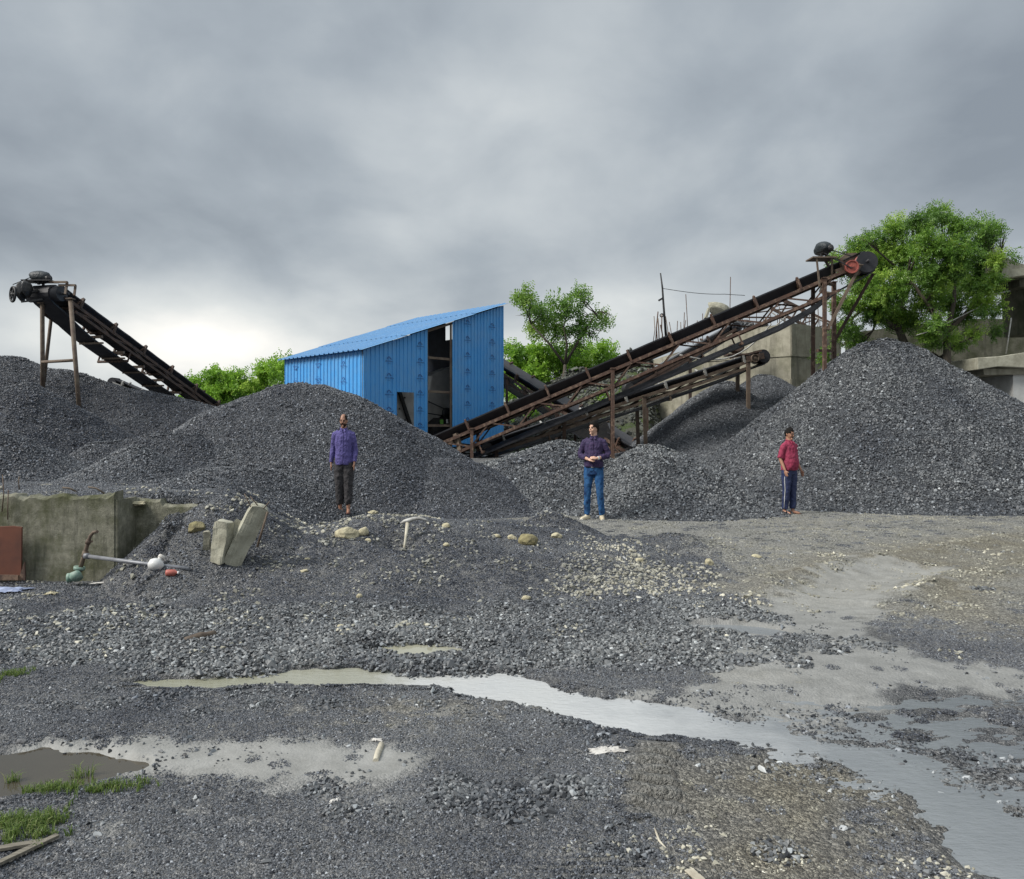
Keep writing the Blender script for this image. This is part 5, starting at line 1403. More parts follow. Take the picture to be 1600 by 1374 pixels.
# valve with standpipe and the long pipe
vp = thing('standpipe', 'bent standpipe with a green valve at its foot, by the retaining wall', 'water pipe', P(124, 908, 8.0))
vo = Vector(vp.location); q = lambda a, b, D=8.0: P(a, b, D)-vo
mb = MB(); mb.tube([q(124, 893), q(130, 873), q(137, 850), q(141, 838), q(146, 832), q(152, 831, 7.97)], [.024, .022, .020, .018, .017, .016], 10); mb.lathe(q(133, 866), q(137, 850)-q(133, 866), [(.02, -.03), (.031, -.03), (.031, .03), (.02, .03)], 12)
mb.build('pipe', M['tan_steel'], vp)
mb = MB(); mb.lathe(q(138, 847), q(143, 835)-q(138, 847), [(.02, -.02), (.028, -.02), (.028, .02), (.02, .02)], 10); mb.beam(q(139, 847), q(145, 846), .012, .02); mb.build('collar', M['tan_steel'], vp)
mb = MB(); mb.rock(q(119, 900), (.075, .06, .062), seed=5, sub=3, rough=.1, smooth=True); mb.lathe(q(120, 899, 7.93), (0.1, -1, .1), [(0, 0.06), (.035, .06), (.045, .03), (.05, 0)], 16); mb.lathe(q(124, 888), (.2, 0, 1), [(.05, -.015), (.055, -.015), (.055, .015), (.05, .015), (0, .015)], 16)
mb.lathe(q(109, 903), (-1, -.2, -.1), [(.03, -.03), (.05, -.01), (.05, .02), (0, .02)], 14); mb.build('valve', M['green_valve'], vp)
mb = MB(); o = P(135, 869, 7.98); mb.tube([(0, 0, 0), P(210, 879, 7.8)-o, P(296, 889, 7.62)-o], .020, 10); mb.lathe((0,0,0), (1,-.1,-.1), [(.02, -.02), (.03, -.02), (.03, .03), (.02, .03)], 12)
tag(mb.build('pipe', M['grey_pipe'], loc=o), 'long straight grey pipe running from the standpipe to the broken blocks', 'pipe')

def lay(px, py): return hit(px, py)
# white jug, red bottle, blue sheet
p = hit(243, 889); jug = thing('plastic_jug', 'white round plastic jug lying behind the long grey pipe', 'jug', p)
mb = MB(); ax = Vector((.35, .5, .75)).normalized(); mb.lathe((0, 0, .03), ax, [(0, -.05), (.05, -.05), (.075, -.02), (.078, .03), (.05, .06), (.025, .07), (.025, .085)], 18); mb.build('body', M['white_plastic'], jug)
mb = MB(); mb.lathe(Vector((0, 0, .03))+ax*.085, ax, [(0, 0), (.032, 0), (.034, .012), (.034, .03), (.03, .034), (0, .034)], 16); mb.build('cap', M['paper'], jug)
p = hit(268, 900); bt = thing('plastic_bottle', 'small faded red plastic bottle on the gravel near the pipe end', 'bottle', p)
mb = MB(); mb.lathe((0, 0, .03), (1, .1, 0), [(0, -.05), (.03, -.05), (.033, -.03), (.033, .03), (.012, .05), (.012, .06)], 14); mb.build('body', M['red_plastic'], bt)
mb = MB(); mb.lathe((.06, 0, .03), (1, .1, 0), [(0, 0), (.015, 0), (.015, .015), (0, .015)], 10); mb.build('cap', M['white_plastic'], bt)
def crumple(name, label, cat, px, py, sx, sy, h, m, seed, rz=0):
    p = hit(px, py); g = np.random.default_rng(seed); n = 9
    mb = MB(); V = []; 
    for i in range(n):
        for j in range(n):
            u_, v_ = i/(n-1)*2-1, j/(n-1)*2-1
            rr_ = 1+.25*g.normal()*(max(abs(u_), abs(v_)) > .8)
            V.append((u_*sx*rr_, v_*sy*rr_, h*(.35+.5*g.random())*(1-.6*max(abs(u_), abs(v_)))))
    F = [(i*n+j, (i+1)*n+j, (i+1)*n+j+1, i*n+j+1) for i in range(n-1) for j in range(n-1)]
    mb.add(V, F); o = mb.build(name, m, loc=p+Vector((0, 0, .004))); o.rotation_euler = (0, 0, rz)
    s = o.modifiers.new('thick', 'SOLIDIFY'); s.thickness = .003
    return tag(o, label, cat)
crumple('plastic_sheet', 'crumpled faded blue plastic sheet at the left edge below the steel plate', 'plastic sheet', 12, 925, .17, .10, .07, M['blue_plastic'], 1)
crumple('paper_scrap', 'flat white paper scrap left of the tyre lug marks', 'paper', 948, 1175, .075, .035, .02, M['paper'], 2, .2)
crumple('paper_scrap', 'small torn white paper scrap on the fine grit below the silt patch', 'paper', 522, 1254, .028, .016, .012, M['paper'], 3, .5)
crumple('paper_scrap', 'tiny white paper scrap just above the charred wood piece', 'paper', 588, 1158, .028, .014, .015, M['paper'], 4)
crumple('paper_scrap', 'pale paper scrap on the gravel near the blue plastic sheet', 'paper', 160, 912, .10, .03, .02, M['paper'], 5, .3)
crumple('plastic_scrap', 'small yellowish crumpled scrap right of the blue plastic sheet', 'plastic scrap', 80, 930, .05, .03, .05, M['pale_rock'], 6)

# broken concrete blocks leaning in the gravel
def slab(name, label, px, py, D, L, W, T, tilt, m='block', yaw=.3, lean=0, seed=0):
    L, W, T = (q*D/8.5 for q in (L, W, T)); mb = MB(); c = P(px, py, D)
    bm = bmesh.new(); bmesh.ops.create_cube(bm, size=1); bmesh.ops.subdivide_edges(bm, edges=bm.edges, cuts=5, use_grid_fill=True)
    from mathutils import noise as mn
    for v in bm.verts:
        p = Vector((v.co.x*W, v.co.y*T, v.co.z*L)); nn = mn.noise_vector(p*9+Vector((seed*7, 0, 0)))*.022
        if abs(v.co.x) > .49 and abs(v.co.z) > .49: p *= .95
        v.co = p+nn
    bm.verts.index_update(); mb.add([v.co for v in bm.verts], [[v.index for v in f.verts] for f in bm.faces]); bm.free()
    o = mb.build(name, M[m], loc=c); o.rotation_euler = (lean, tilt, yaw)
    return tag(o, label, 'concrete block')
DA = hit(352, 880).y+.05; DB = hit(345, 880).y
bA = slab('concrete_block', 'long pale concrete slab leaning right in the gravel, wires sticking from its top', 384, 836, DA, .72, .20, .15, R(26), yaw=.45, lean=.15, seed=1)
for k, (a, b) in enumerate((((392, 793), (382, 772)), ((404, 792), (391, 776)), ((412, 795), (421, 784)), ((418, 800), (402, 855)))):
    mb = MB(); mb.tube([bA.matrix_basis.inverted() @ P(*a, DA-.03), bA.matrix_basis.inverted() @ P(*b, DA-.06)], .006 if k < 3 else .012, 5); mb.build('wire', M['tan_steel'], bA)
slab('concrete_block', 'upright pale concrete block with a chipped top, middle of the broken three', 347, 846, DB, .46, .17, .13, R(7), yaw=-.2, seed=2)
slab('concrete_block', 'thin pale slab wedged between the upright block and the long leaning one', 366, 836, DA, .34, .17, .05, R(38), yaw=.2, seed=3)
slab('concrete_block', 'small brownish brick-like block at the left of the upright one', 322, 845, DB, .20, .07, .10, R(-3), m='conc', seed=4)
mb = MB(); mb.rock((0,0,0), (.11,.09,.085), seed=41, sub=3, rough=.4); tag(mb.build('rock', M['olive_rock'], loc=hit(303, 834)+Vector((0, .05, .04))), 'round olive grey rock on the slope left of the broken blocks', 'rock')

# rocks on the mound and yard
rk = [(541,834,20,13,'pale_rock','largest pale yellow rock on the mound below the man in the violet shirt'),
 (566,832,10,10,'pale_rock','angular pale yellow rock right of the largest one on the mound'),
 (527,830,7,5,'grey_rock','small grey stone touching the left of the largest pale yellow rock'),
 (582,801,9,4,'pale_rock','flat pale stone on the mound crest right of the sandalled man in violet'),
 (575,845,5,4,'pale_rock','little pale stone just under the angular yellow rock'),
 (697,852,7,4,'pale_rock','pale stone right of the pickaxe handle, halfway down'),
 (697,822,7,5,'pale_rock','yellow stone right of the pickaxe head'),
 (825,845,16,12,'olive_rock','big olive brown rock among rubble left of the man in jeans'),
 (800,841,8,6,'pale_rock','pale stone at the left of the big olive brown rock'),
 (775,838,7,4,'pale_rock','flat pale stone farther left of the big olive brown rock'),
 (869,838,10,6,'pale_rock','pale stone in front of the small dark heap right of the olive rock'),
 (822,935,9,5,'pale_rock','lone pale stone at the top edge of the coarse stone band'),
 (1109,879,7,8,'pale_rock','round pale stone at the right foot of the small dark mound'),
 (1184,870,9,4,'pale_rock','flat pale stone alone on the yard right of the round one'),
 (480,874,6,3,'pale_rock','small pale stone left of the hollow under the pickaxe'),
 (475,893,7,4,'pale_rock','pale stone below the small one at the left flank of the mound'),
 (561,932,5,5,'pale_rock','yellow stone low on the front of the mound'),
 (1000,876,9,4,'pale_rock','flat pale stone at the upper end of the yellow rubble streak'),
 (530,980,8,4,'pale_rock','pale flat stone in the coarse band above the small tan puddle'),
 (1186,1284,6,5,'grey_rock','dark stone on the brown ground right of the crooked stick'),
 (30,1160,9,5,'grey_rock','dark clod at the left edge above the lower puddle'),
 (1410,1197,8,4,'grey_rock','largest dark stone standing in the wide shallow water')]
for i, (px, py, rx, ry, m, lab) in enumerate(rk):
    p = hit(px, py+ry*.6); k = p.y/FPX
    mb = MB(); mb.rock((0, 0, 0), (rx*k, rx*k*.8, ry*k*1.05), seed=60+i, sub=3, rough=.45)
    tag(mb.build('rock', M[m], loc=p+Vector((0, rx*k*.5, ry*k*.45))), lab, 'rock', 'loose rocks on the yard')

# pickaxe
pk = thing('pickaxe', 'pickaxe with a pale handle and curved head standing in the mound', 'pickaxe', P(630, 868, 8.75))
po = Vector(pk.location)
mb = MB(); mb.tube([Vector((0, 0, -.02)), P(634, 840, 8.85)-po, P(637, 816, 8.95)-po], [.013, .016, .024], 10); mb.build('handle', M['palewood'], pk)
mb = MB(); mb.tube([P(*q, 8.95)-po for q in ((626, 818), (632, 815), (638, 814), (646, 811), (655, 810), (663, 812), (670, 815))], [.012, .022, .03, .024, .02, .016, .008], 10); mb.build('head', M['pale_steel'], pk)

# wood pieces
def log(name, label, pts, r, m, cat='wood', n=8):
    ps = [hit(*q)+Vector((0, 0, r[0]*.6)) for q in pts]; o = ps[0].copy(); mb = MB()
    f = []; 
    for i in range(len(ps)-1): f += [ps[i], ps[i].lerp(ps[i+1], .5)+Vector((rng.normal(0, .1)*r[0], 0, rng.normal(0, .1)*r[0]))]
    f.append(ps[-1]); rs = np.interp(np.linspace(0, 1, len(f)), np.linspace(0, 1, len(r)), r).tolist()
    mb.tube([p-o for p in f], rs, n, smooth=True); return tag(mb.build(name, M[m], loc=o), label, cat)
log('driftwood', 'dark gnarled driftwood piece on the coarse stones at the left', [(288,1002),(305,999),(322,996),(335,993)], [.018,.030,.036,.026,.03], 'darkwood')
log('wood_piece', 'bleached wood piece with a charred end on the pale silt patch', [(587,1192),(591,1178),(596,1166)], [.014,.017,.016], 'palewood')
log('stick', 'thin crooked pale stick lying near the bottom right of the lug marks', [(1022,1294),(1030,1315),(1044,1332),(1056,1346)], [.0045,.005,.005,.004], 'palewood', 'stick')
log('stick', 'short curved dry twig lying left of the crooked pale stick', [(912,1304),(922,1292),(936,1287)], [.002,.0024,.002], 'palewood', 'stick')
def plank(label, a, b, w, t, m='wood'):
    A, B = hit(*a), hit(*b); A.z = max(A.z, 0)+t; B.z = max(B.z, 0)+t*1.3; o = A.copy(); mb = MB()
    d = B-A; n = 12
    s_ = Vector((-d.y, d.x, 0)).normalized()
    for i in range(n):
        p, q = A-o+d*(i/n), A-o+d*((i+1)/n)
    L = []; 
    for i in range(n+1):
        p = d*(i/n); wv = w/2*(1+.06*math.sin(i*2.1)); L += [p-s_*wv+Vector((0,0,-t/2)), p+s_*wv+Vector((0,0,-t/2)), p+s_*wv+Vector((0,0,t/2+.001*math.sin(i))), p-s_*wv+Vector((0,0,t/2))]
    F = [(i*4+k, i*4+(k+1) % 4, (i+1)*4+(k+1) % 4, (i+1)*4+k) for i in range(n) for k in range(4)]+[(3,2,1,0), (n*4, n*4+1, n*4+2, n*4+3)]
    mb.add(L, F); return tag(mb.build('wood_plank', M[m], loc=o, bevel=.001), label, 'plank')
plank('weathered grey plank at the lower left corner, the upper and flatter of two', (-70, 1347), (74, 1322), .028, .012)
plank('weathered grey plank at the lower left corner, the lower and steeper of two', (-50, 1378), (90, 1316), .028, .012)
plank('pale flat wood chip at the bottom edge below the crooked stick', (1076, 1362), (1098, 1384), .035, .006, 'palewood')
# ------------------------------------------------------------ people
def skin_mat(name, a, b_): return simple(name, a, b_, .5, 0, 9, .08, .003)
def ell_rings(mb, rings, n=20, mi=0):
    """rings: (x, y, z, rx, ry) stacked upward"""
    vs = []; 
    for (x, y, z, rx, ry) in rings:
        for k in range(n):
            a = 2*math.pi*k/n; ca, sa = math.cos(a), math.sin(a)
            e = .85
            vs.append((x+rx*math.copysign(abs(ca)**e, ca), y+ry*math.copysign(abs(sa)**e, sa), z))
    m_ = len(rings)
    fs = [(i*n+k, i*n+(k+1) % n, (i+1)*n+(k+1) % n, (i+1)*n+k) for i in range(m_-1) for k in range(n)]
    fs += [tuple(range(n))[::-1], tuple((m_-1)*n+k for k in range(n))]
    mb.add(vs, fs, mi, True)
def ball(mb, c, r, M3=None, seg=20, fn=None):
    vs = []; fs = []; n = seg; m_ = seg//2+1
    for i in range(m_):
        th = math.pi*i/(m_-1)
        for k in range(n):
            a = 2*math.pi*k/n; d = Vector((math.sin(th)*math.cos(a), math.sin(th)*math.sin(a), math.cos(th)))
            p = Vector((d.x*r[0], d.y*r[1], d.z*r[2]))
            if fn: p = fn(p, d)
            if M3 is not None: p = M3 @ p
            vs.append(p+Vector(c))
    fs = [(i*n+k, (i+1)*n+k, (i+1)*n+(k+1) % n, i*n+(k+1) % n) for i in range(m_-1) for k in range(n)]
    mb.add(vs, fs, 0, True)
def remesh(o, vox, smooth=6, fold=0, fs=.12):
    r = o.modifiers.new('union', 'REMESH'); r.mode = 'VOXEL'; r.voxel_size = vox; r.use_smooth_shade = True
    s = o.modifiers.new('smooth', 'SMOOTH'); s.iterations = smooth; s.factor = .5
    if fold:
        t = bpy.data.textures.new('folds', 'CLOUDS'); t.noise_scale = fs; t.noise_depth = 2
        d = o.modifiers.new('folds', 'DISPLACE'); d.texture = t; d.strength = fold; d.mid_level = .5; d.texture_coords = 'LOCAL'
def hand(mb, w, d, palm, side, curl=.5, k=1.0):
    """w wrist, d pointing direction, palm: palm normal, side: thumb side"""
    d = Vector(d).normalized(); palm = Vector(palm); palm = (palm-d*palm.dot(d)).normalized(); sd = Vector(side); sd = (sd-d*sd.dot(d)-palm*sd.dot(palm)).normalized()
    R3 = Matrix((sd, palm, d)).transposed()
    ball(mb, w+d*.045*k, (.041*k, .018*k, .052*k), R3, 14)
    for i, (o, L) in enumerate(((.030, .068), (.011, .076), (-.009, .071), (-.028, .056))):
        b = w+d*.080*k+sd*o*k; pts = [b-d*.02]; dd = d.copy(); 
        for j in range(3):
            pts.append(pts[-1]+dd*(L*k*(.48, .30, .24)[j])); dd = (dd+palm*curl*(.5+.25*j)).normalized()
        mb.tube(pts, [.0098*k, .0095*k, .0088*k, .007*k], 8)
    b = w+d*.025*k+sd*.034*k; t = (d*.75+sd*.65+palm*.25).normalized()
    mb.tube([b-sd*.01, b+t*.035*k, b+(t+d*.25+palm*.2).normalized()*.062*k], [.0125*k, .0108*k, .0085*k], 8)

def person(label, px, py, top_px, yaw, pose, look, cfg):
    p = hit(px, py, 9, 20); Hh = (py-top_px)/FPX*p.y; k = Hh/1.72
    root = thing('person', label, 'person', p-Vector((0, 0, .015)), yaw)
    root.scale = (k*cfg.get('slim', .92), k*.93, k)
    J = pose
    skin = cfg['skin']
    # ---- one continuous body
    mb = MB()
    ell_rings(mb, [(0, 0, .80, .11, .10), (0, .0, .88, .155, .115), (0, 0, .96, .16, .115), (0, 0, 1.08, .135+.4*cfg.get('belly', 0), .10+cfg.get('belly', 0)*.5), (0, 0, 1.22, .15, .11), (0, 0, 1.34, .150, .10), (0, .005, 1.40, .115, .07), (0, .008, 1.44, .062, .055), (0, .005, 1.50, .052, .055)])
    HZ = Vector((0, -.008, 1.605)); Rh = Matrix.Rotation(look[0], 3, 'Z') @ Matrix.Rotation(look[1], 3, 'X')
    def hf(q, d):
        if d.z < 0: q.x *= 1-.30*(-d.z)**1.3; q.y = q.y*(1-.12*(-d.z)) - .012*(-d.z)
        if d.y > 0: q.y *= 1.05
        if abs(d.z) < .3 and d.y < -.8: q.y += .004
        return q
    ball(mb, HZ, (.074, .096, .118), Rh, 28, hf)
    for sg in (-1, 1):
        ball(mb, HZ+Rh @ Vector((sg*.074, .010, -.008)), (.010, .020, .032), Rh, 10)
        ball(mb, HZ+Rh @ Vector((sg*.034, -.072, -.032)), (.022, .016, .020), Rh, 10); ball(mb, HZ+Rh @ Vector((sg*.028, -.088, .026)), (.022, .010, .008), Rh, 10)
    mb.tube([HZ+Rh @ Vector(v) for v in ((0, -.090, .012), (0, -.104, -.018), (0, -.112, -.030))], [.008, .012, .015], 10)
    ball(mb, HZ+Rh @ Vector((0, -.092, -.060)), (.024, .010, .008), Rh, 10)
    ball(mb, HZ+Rh @ Vector((0, -.083, -.092)), (.026, .018, .020), Rh, 12)
    mb.tube([Vector((0, .008, 1.40)), Vector((0, .004, 1.47)), HZ+Rh @ Vector((0, .02, -.06))], [.062, .056, .056], 14)
    for s_ in ('l', 'r'):
        sh, el, wr = J['sh'+s_], J['el'+s_], J['wr'+s_]
        mb.tube([sh, sh.lerp(el, .35), el, el.lerp(wr, .35), wr], [.052, .047, .038, .037, .025], 12)
        hand(mb, wr, J['hd'+s_], J['pm'+s_], J['th'+s_], J.get('curl', .4))
        hp, kn, an, to = J['hp'+s_], J['kn'+s_], J['an'+s_], J['to'+s_]
        mb.tube([hp, hp.lerp(kn, .4), kn, kn.lerp(an, .35), an], [.09, .078, .055, .052, .036], 14)
        f = (to-an); f.z = 0; fd = f.normalized(); sx = Vector((-fd.y, fd.x, 0))
        R3 = Matrix((sx, -fd, Vector((0, 0, 1)))).transposed()
        a0 = Vector((an.x, an.y, .034))
        mb.tube([a0-fd*.055+Vector((0,0,.0)), a0+Vector((0,0,.006)), a0+fd*.08-Vector((0,0,.008)), a0+fd*.15-Vector((0,0,.016))], [.030, .037, .034, .018], 12)
        mb.tube([an, a0], [.036, .034], 10)
    body = mb.build('body', M[skin], root); remesh(body, .0075, 5)
    # ---- face details
    mb = MB()
    for sg in (-1, 1): ball(mb, HZ+Rh @ Vector((sg*.031, -.0905, .004)), (.013, .005, .006), Rh, 10)
    # eyes and brows are separate parts
    for sg in (-1, 1):
        e = MB(); ball(e, HZ+Rh @ Vector((sg*.030, -.088, .002)), (.014, .010, .008), Rh, 10); e.build('eye', M['eye'], root)
        e = MB(); e.tube([HZ+Rh @ Vector((sg*.014, -.094, .018)), HZ+Rh @ Vector((sg*.030, -.092, .023)), HZ+Rh @ Vector((sg*.048, -.080, .017))], [.004, .006, .004], 6); e.build('eyebrow', M['hair'], root)
    e = MB(); e.tube([HZ+Rh @ Vector(v) for v in ((-.022, -.094, -.060), (0, -.102, -.058), (.022, -.094, -.060))], [.003, .005, .003], 8); e.build('lips', M['lips'], root)
    if cfg.get('tache'):
        e = MB(); e.tube([HZ+Rh @ Vector(v) for v in ((-.030, -.090, -.056), (-.012, -.101, -.047), (0, -.104, -.045), (.012, -.101, -.047), (.030, -.090, -.056))], [.004, .0075, .006, .0075, .004], 8); e.build('moustache', M['hair'], root)
    if cfg.get('beard'):
        e = MB()
        def bf(q, d): return hf(q, d)
        ball(e, HZ+Rh @ Vector((0, -.004, -.006)), (.0735, .095, .1175), Rh, 28, bf)
        # keep only the jaw part
        keep = []
        inv = Rh.transposed()
        for f, mi_, sm_ in zip(e.f, e.m, e.sm):
            c = sum((Vector(e.v[i]) for i in f), Vector())/len(f); q = inv @ (c-HZ)
            if q.z < -.055-.25*min(0, q.y+.05) and q.y < .02 and not (abs(q.x) < .02 and q.z > -.075): keep.append(f)
        e.f = keep; e.m = [0]*len(keep); e.sm = [True]*len(keep); o = e.build('beard', M['hair'], root); t_ = o.modifiers.new('t', 'SOLIDIFY'); t_.thickness = .006; t_.offset = 1
    # hair
    e = MB(); hl = cfg.get('hairline', .045); th_ = cfg.get('hairth', .014)
    def hrf(q, d):
        s = 1+th_/.09+.05*math.sin(d.x*23)*math.sin(d.y*19+d.z*17)
        q = hf(q, d); return q*s
    ball(e, HZ, (.074, .096, .118), Rh, 36, hrf)
    inv = Rh.transposed(); keep = []
    for f in e.f:
        c = sum((Vector(e.v[i]) for i in f), Vector())/len(f); q = inv @ (c-HZ)
        lim = hl if q.y < -.045 else (hl-.085*min(1, (q.y+.045)/.05) if q.y < .01 else -.045-.02*(q.y > .05))
        if abs(q.x) > .055 and q.y < -.02: lim = min(lim, hl*.3)
        bald = cfg.get('bald') and q.z > .05 and q.y < .02 and abs(q.x) < .05
        if q.z > lim and not bald: keep.append(f)
    e.f = keep; e.m = [0]*len(keep); e.sm = [True]*len(keep)
    o = e.build('hair', M['hair'], root); t_ = o.modifiers.new('t', 'SOLIDIFY'); t_.thickness = .02; t_.offset = -1
    # ---- shirt
    mb = MB(); bl = cfg.get('belly', 0); hem = cfg.get('hem', .86)
    ell_rings(mb, [(0, -.005, hem, .178+bl*.3, .135+bl*.3), (0, -.01-bl*.3, hem+.08, .175+bl*.4, .135+bl*.8), (0, -.01-bl*.6, 1.04, .165+bl*.6, .128+bl*1.1), (0, -.005-bl*.4, 1.14, .165+bl*.3, .126+bl*.8), (0, 0, 1.26, .178, .130), (0, 0, 1.34, .178, .122), (0, .004, 1.395, .145, .10), (0, .008, 1.44, .088, .074), (0, .006, 1.465, .068, .066)])
    for s_ in ('l', 'r'):
        sh, el, wr = J['sh'+s_], J['el'+s_], J['wr'+s_]; fx = cfg.get('sleeve', 1.0)
        c0 = Vector((sh.x*.5, 0, 1.392))
        if fx > .5:
            end = el.lerp(wr, cfg.get('cuff', .93)); mb.tube([c0, sh, sh.lerp(el, .4), sh.lerp(el, .85), el.lerp(wr, .12), el.lerp(end, .55), end], [.062, .066, .064, .056, .056, .052, .042], 14)
        else:
            end = sh.lerp(el, .93); mb.tube([c0, sh, sh.lerp(el, .5), end], [.062, .068, .066, .064], 14)
    sh_ = mb.build('shirt', M[cfg['shirt']], root); remesh(sh_, .009, 4, .03, .055)
    mb = MB()
    pts = []
    for i in range(15):
        a = -math.pi/2+.28+(2*math.pi-.56)*i/14; pts.append(Vector((.066*math.cos(a), .064*math.sin(a)+.004, 1.475+.012*math.sin(a))))
    mb.tube([Vector((.03, -.118, 1.40))]+pts[::1]+[Vector((-.03, -.118, 1.40))] if False else pts, .014, 8)
    mb.beam(pts[0]+Vector((0, -.0, .005)), Vector((.038, -.112, 1.415)), .03, .012, (0, -1, 0)); mb.beam(pts[-1]+Vector((0, 0, .005)), Vector((-.038, -.112, 1.415)), .03, .012, (0, -1, 0))
    mb.build('collar', M[cfg['shirt']], root)
    mb = MB(); yb = -.128-bl*.4
    mb.tube([Vector((0, -.085, 1.42)), Vector((0, -.128, 1.33)), Vector((0, -.131-bl*.4, 1.2)), Vector((0, -.14-bl*1.6, 1.04)), Vector((0, -.142-bl*.7, hem+.02))], .006, 6); mb.build('placket', M[cfg['shirt']], root)
    # ---- trousers
    mb = MB(); tw = cfg.get('tw', 1.0)
    ell_rings(mb, [(0, 0, .80, .165, .118), (0, 0, .88, .172, .124), (0, 0, .97, .166, .120), (0, 0, 1.00, .16, .115)])
    for s_ in ('l', 'r'):
        hp, kn, an = J['hp'+s_], J['kn'+s_], J['an'+s_]
        e_ = an.lerp(kn, cfg.get('hemup', .06)); 
        mb.tube([hp+Vector((0, 0, .06)), hp.lerp(kn, .25), hp.lerp(kn, .7), kn, kn.lerp(e_, .4), kn.lerp(e_, .85), e_], [.098, .100*(1+.5*(tw-1)), .082*tw, .070*tw, .068*tw, .060*tw, .056*tw*cfg.get('cuffw', 1)], 16)
    tr_ = mb.build('trousers', M[cfg['trousers']], root); remesh(tr_, .011, 5, cfg.get('tfold', .03), .07)
    if cfg.get('stripe'):
        for s_ in ('l', 'r'):
            hp, kn, an = J['hp'+s_], J['kn'+s_], J['an'+s_]; sg = -1 if s_ == 'l' else 1
            for off in (0,):
                mb = MB(); mb.tube([hp+Vector((sg*.078, -.03, .06)), hp.lerp(kn, .5)+Vector((sg*.082*tw, -.03, 0)), kn+Vector((sg*.070*tw, -.03, 0)), an.lerp(kn, .5)+Vector((sg*.064*tw, -.03, 0)), an.lerp(kn, .08)+Vector((sg*.055*tw, -.03, 0))], .0075, 6); mb.build('side_stripe', M['white_plastic'], root)
    # ---- shoes
    for s_ in ('l', 'r'):
        an, to = J['an'+s_], J['to'+s_]; f = to-an; f.z = 0; fd = f.normalized(); a0 = Vector((an.x, an.y, .03))
        if cfg['shoes'] == 'sneaker':
            mb = MB(); mb.tube([a0-fd*.07+Vector((0,0,.012)), a0+Vector((0,0,.02)), a0+fd*.08+Vector((0,0,.008)), a0+fd*.15, a0+fd*.19-Vector((0,0,.005))], [.036, .047, .045, .040, .022], 12); mb.tube([an+Vector((0,0,.02)), a0+Vector((0,0,.02))], [.045, .046], 12)
            o = mb.build('shoe', M['cream'], root); remesh(o, .009, 3)
            mb = MB(); mb.tube([a0-fd*.075-Vector((0,0,.022)), a0+fd*.19-Vector((0,0,.022))], [.034, .038], 10); mb.build('sole', M['white_plastic'], root)
        else:
            sd = Vector((-fd.y, fd.x, 0)); mb = MB()
            pl_ = [a0-fd*.075-sd*.022, a0-fd*.075+sd*.022, a0+fd*.05+sd*.034, a0+fd*.13+sd*.042, a0+fd*.175+sd*.02, a0+fd*.175-sd*.02, a0+fd*.13-sd*.042, a0+fd*.05-sd*.034]
            pl_ = [Vector((q.x, q.y, .002)) for q in pl_]; mb.prism(pl_, (0, 0, .014)); 
            mb.tube([a0+fd*.06+sd*.036-Vector((0,0,.02)), a0+fd*.085+Vector((0,0,.022)), a0+fd*.06-sd*.036-Vector((0,0,.02))], .008, 6); mb.build('sandal', M[cfg['shoes']], root)
    return root, HZ, Rh
V_ = Vector
M['skin_brown'] = skin_mat('brown_skin', (.36,.19,.125), (.27,.14,.09))
M['skin_fair'] = skin_mat('light_brown_skin', (.60,.37,.27), (.52,.31,.22))
M['skin_tan'] = skin_mat('tan_skin', (.40,.21,.14), (.32,.16,.10))
M['hair'] = simple('black_hair', (.008,.007,.006), (.014,.012,.011), .85, bs=.5, scale=40, spec=.15)
M['eye'] = simple('dark_eye', (.02,.015,.012), None, .2, bs=0)
M['lips'] = simple('lips', (.22,.085,.07), None, .5, bs=0)
M['violet'] = simple('violet_cotton', (.10,.085,.26), (.07,.058,.19), .85, 0, 7, .5, .012)
def check_shirt():
    m, nt, b = mat('navy_patterned_cotton'); tc = N(nt, 'ShaderNodeTexCoord').outputs['Object']
    v = N(nt, 'ShaderNodeTexVoronoi', i_Scale=42.0); v.feature = 'DISTANCE_TO_EDGE'; mp = N(nt, 'ShaderNodeMapping'); mp.inputs['Scale'].default_value = (1, 1, 1.9); nt.links.new(tc, mp.inputs[0]); nt.links.new(mp.outputs[0], v.inputs['Vector'])
    c = ramp(nt, v.outputs['Distance'], [(.015, (.075,.03,.10)), (.08, (.014,.012,.05))]).outputs[0]
    nt.links.new(c, b.inputs['Base Color']); b.inputs['Roughness'].default_value = .8; bump(nt, b, noise(nt, tc, 9, 5), .5, .012); return m
M['navy'] = check_shirt()
M['maroon'] = simple('crimson_cotton', (.30,.028,.075), (.20,.02,.05), .8, 0, 6, .5, .012)
M['jeans'] = simple('blue_denim', (.012,.05,.16), (.006,.02,.07), .85, 0, 6, .5, .012, c3=(.03,.10,.23), spec=.2)
M['charcoal'] = simple('charcoal_trousers', (.045,.042,.045), (.028,.026,.028), .9, 0, 5, .5, .014)
M['navytrack'] = simple('navy_track_trousers', (.018,.03,.095), (.012,.02,.065), .65, 0, 5, .5, .014)
M['cream'] = simple('cream_shoe', (.62,.55,.40), (.45,.38,.26), .7, bs=.1)
M['sandal_red'] = simple('reddish_sandal', (.16,.06,.045), None, .7, bs=.1)
M['sandal_brown'] = simple('brown_sandal', (.12,.065,.04), None, .7, bs=.1)

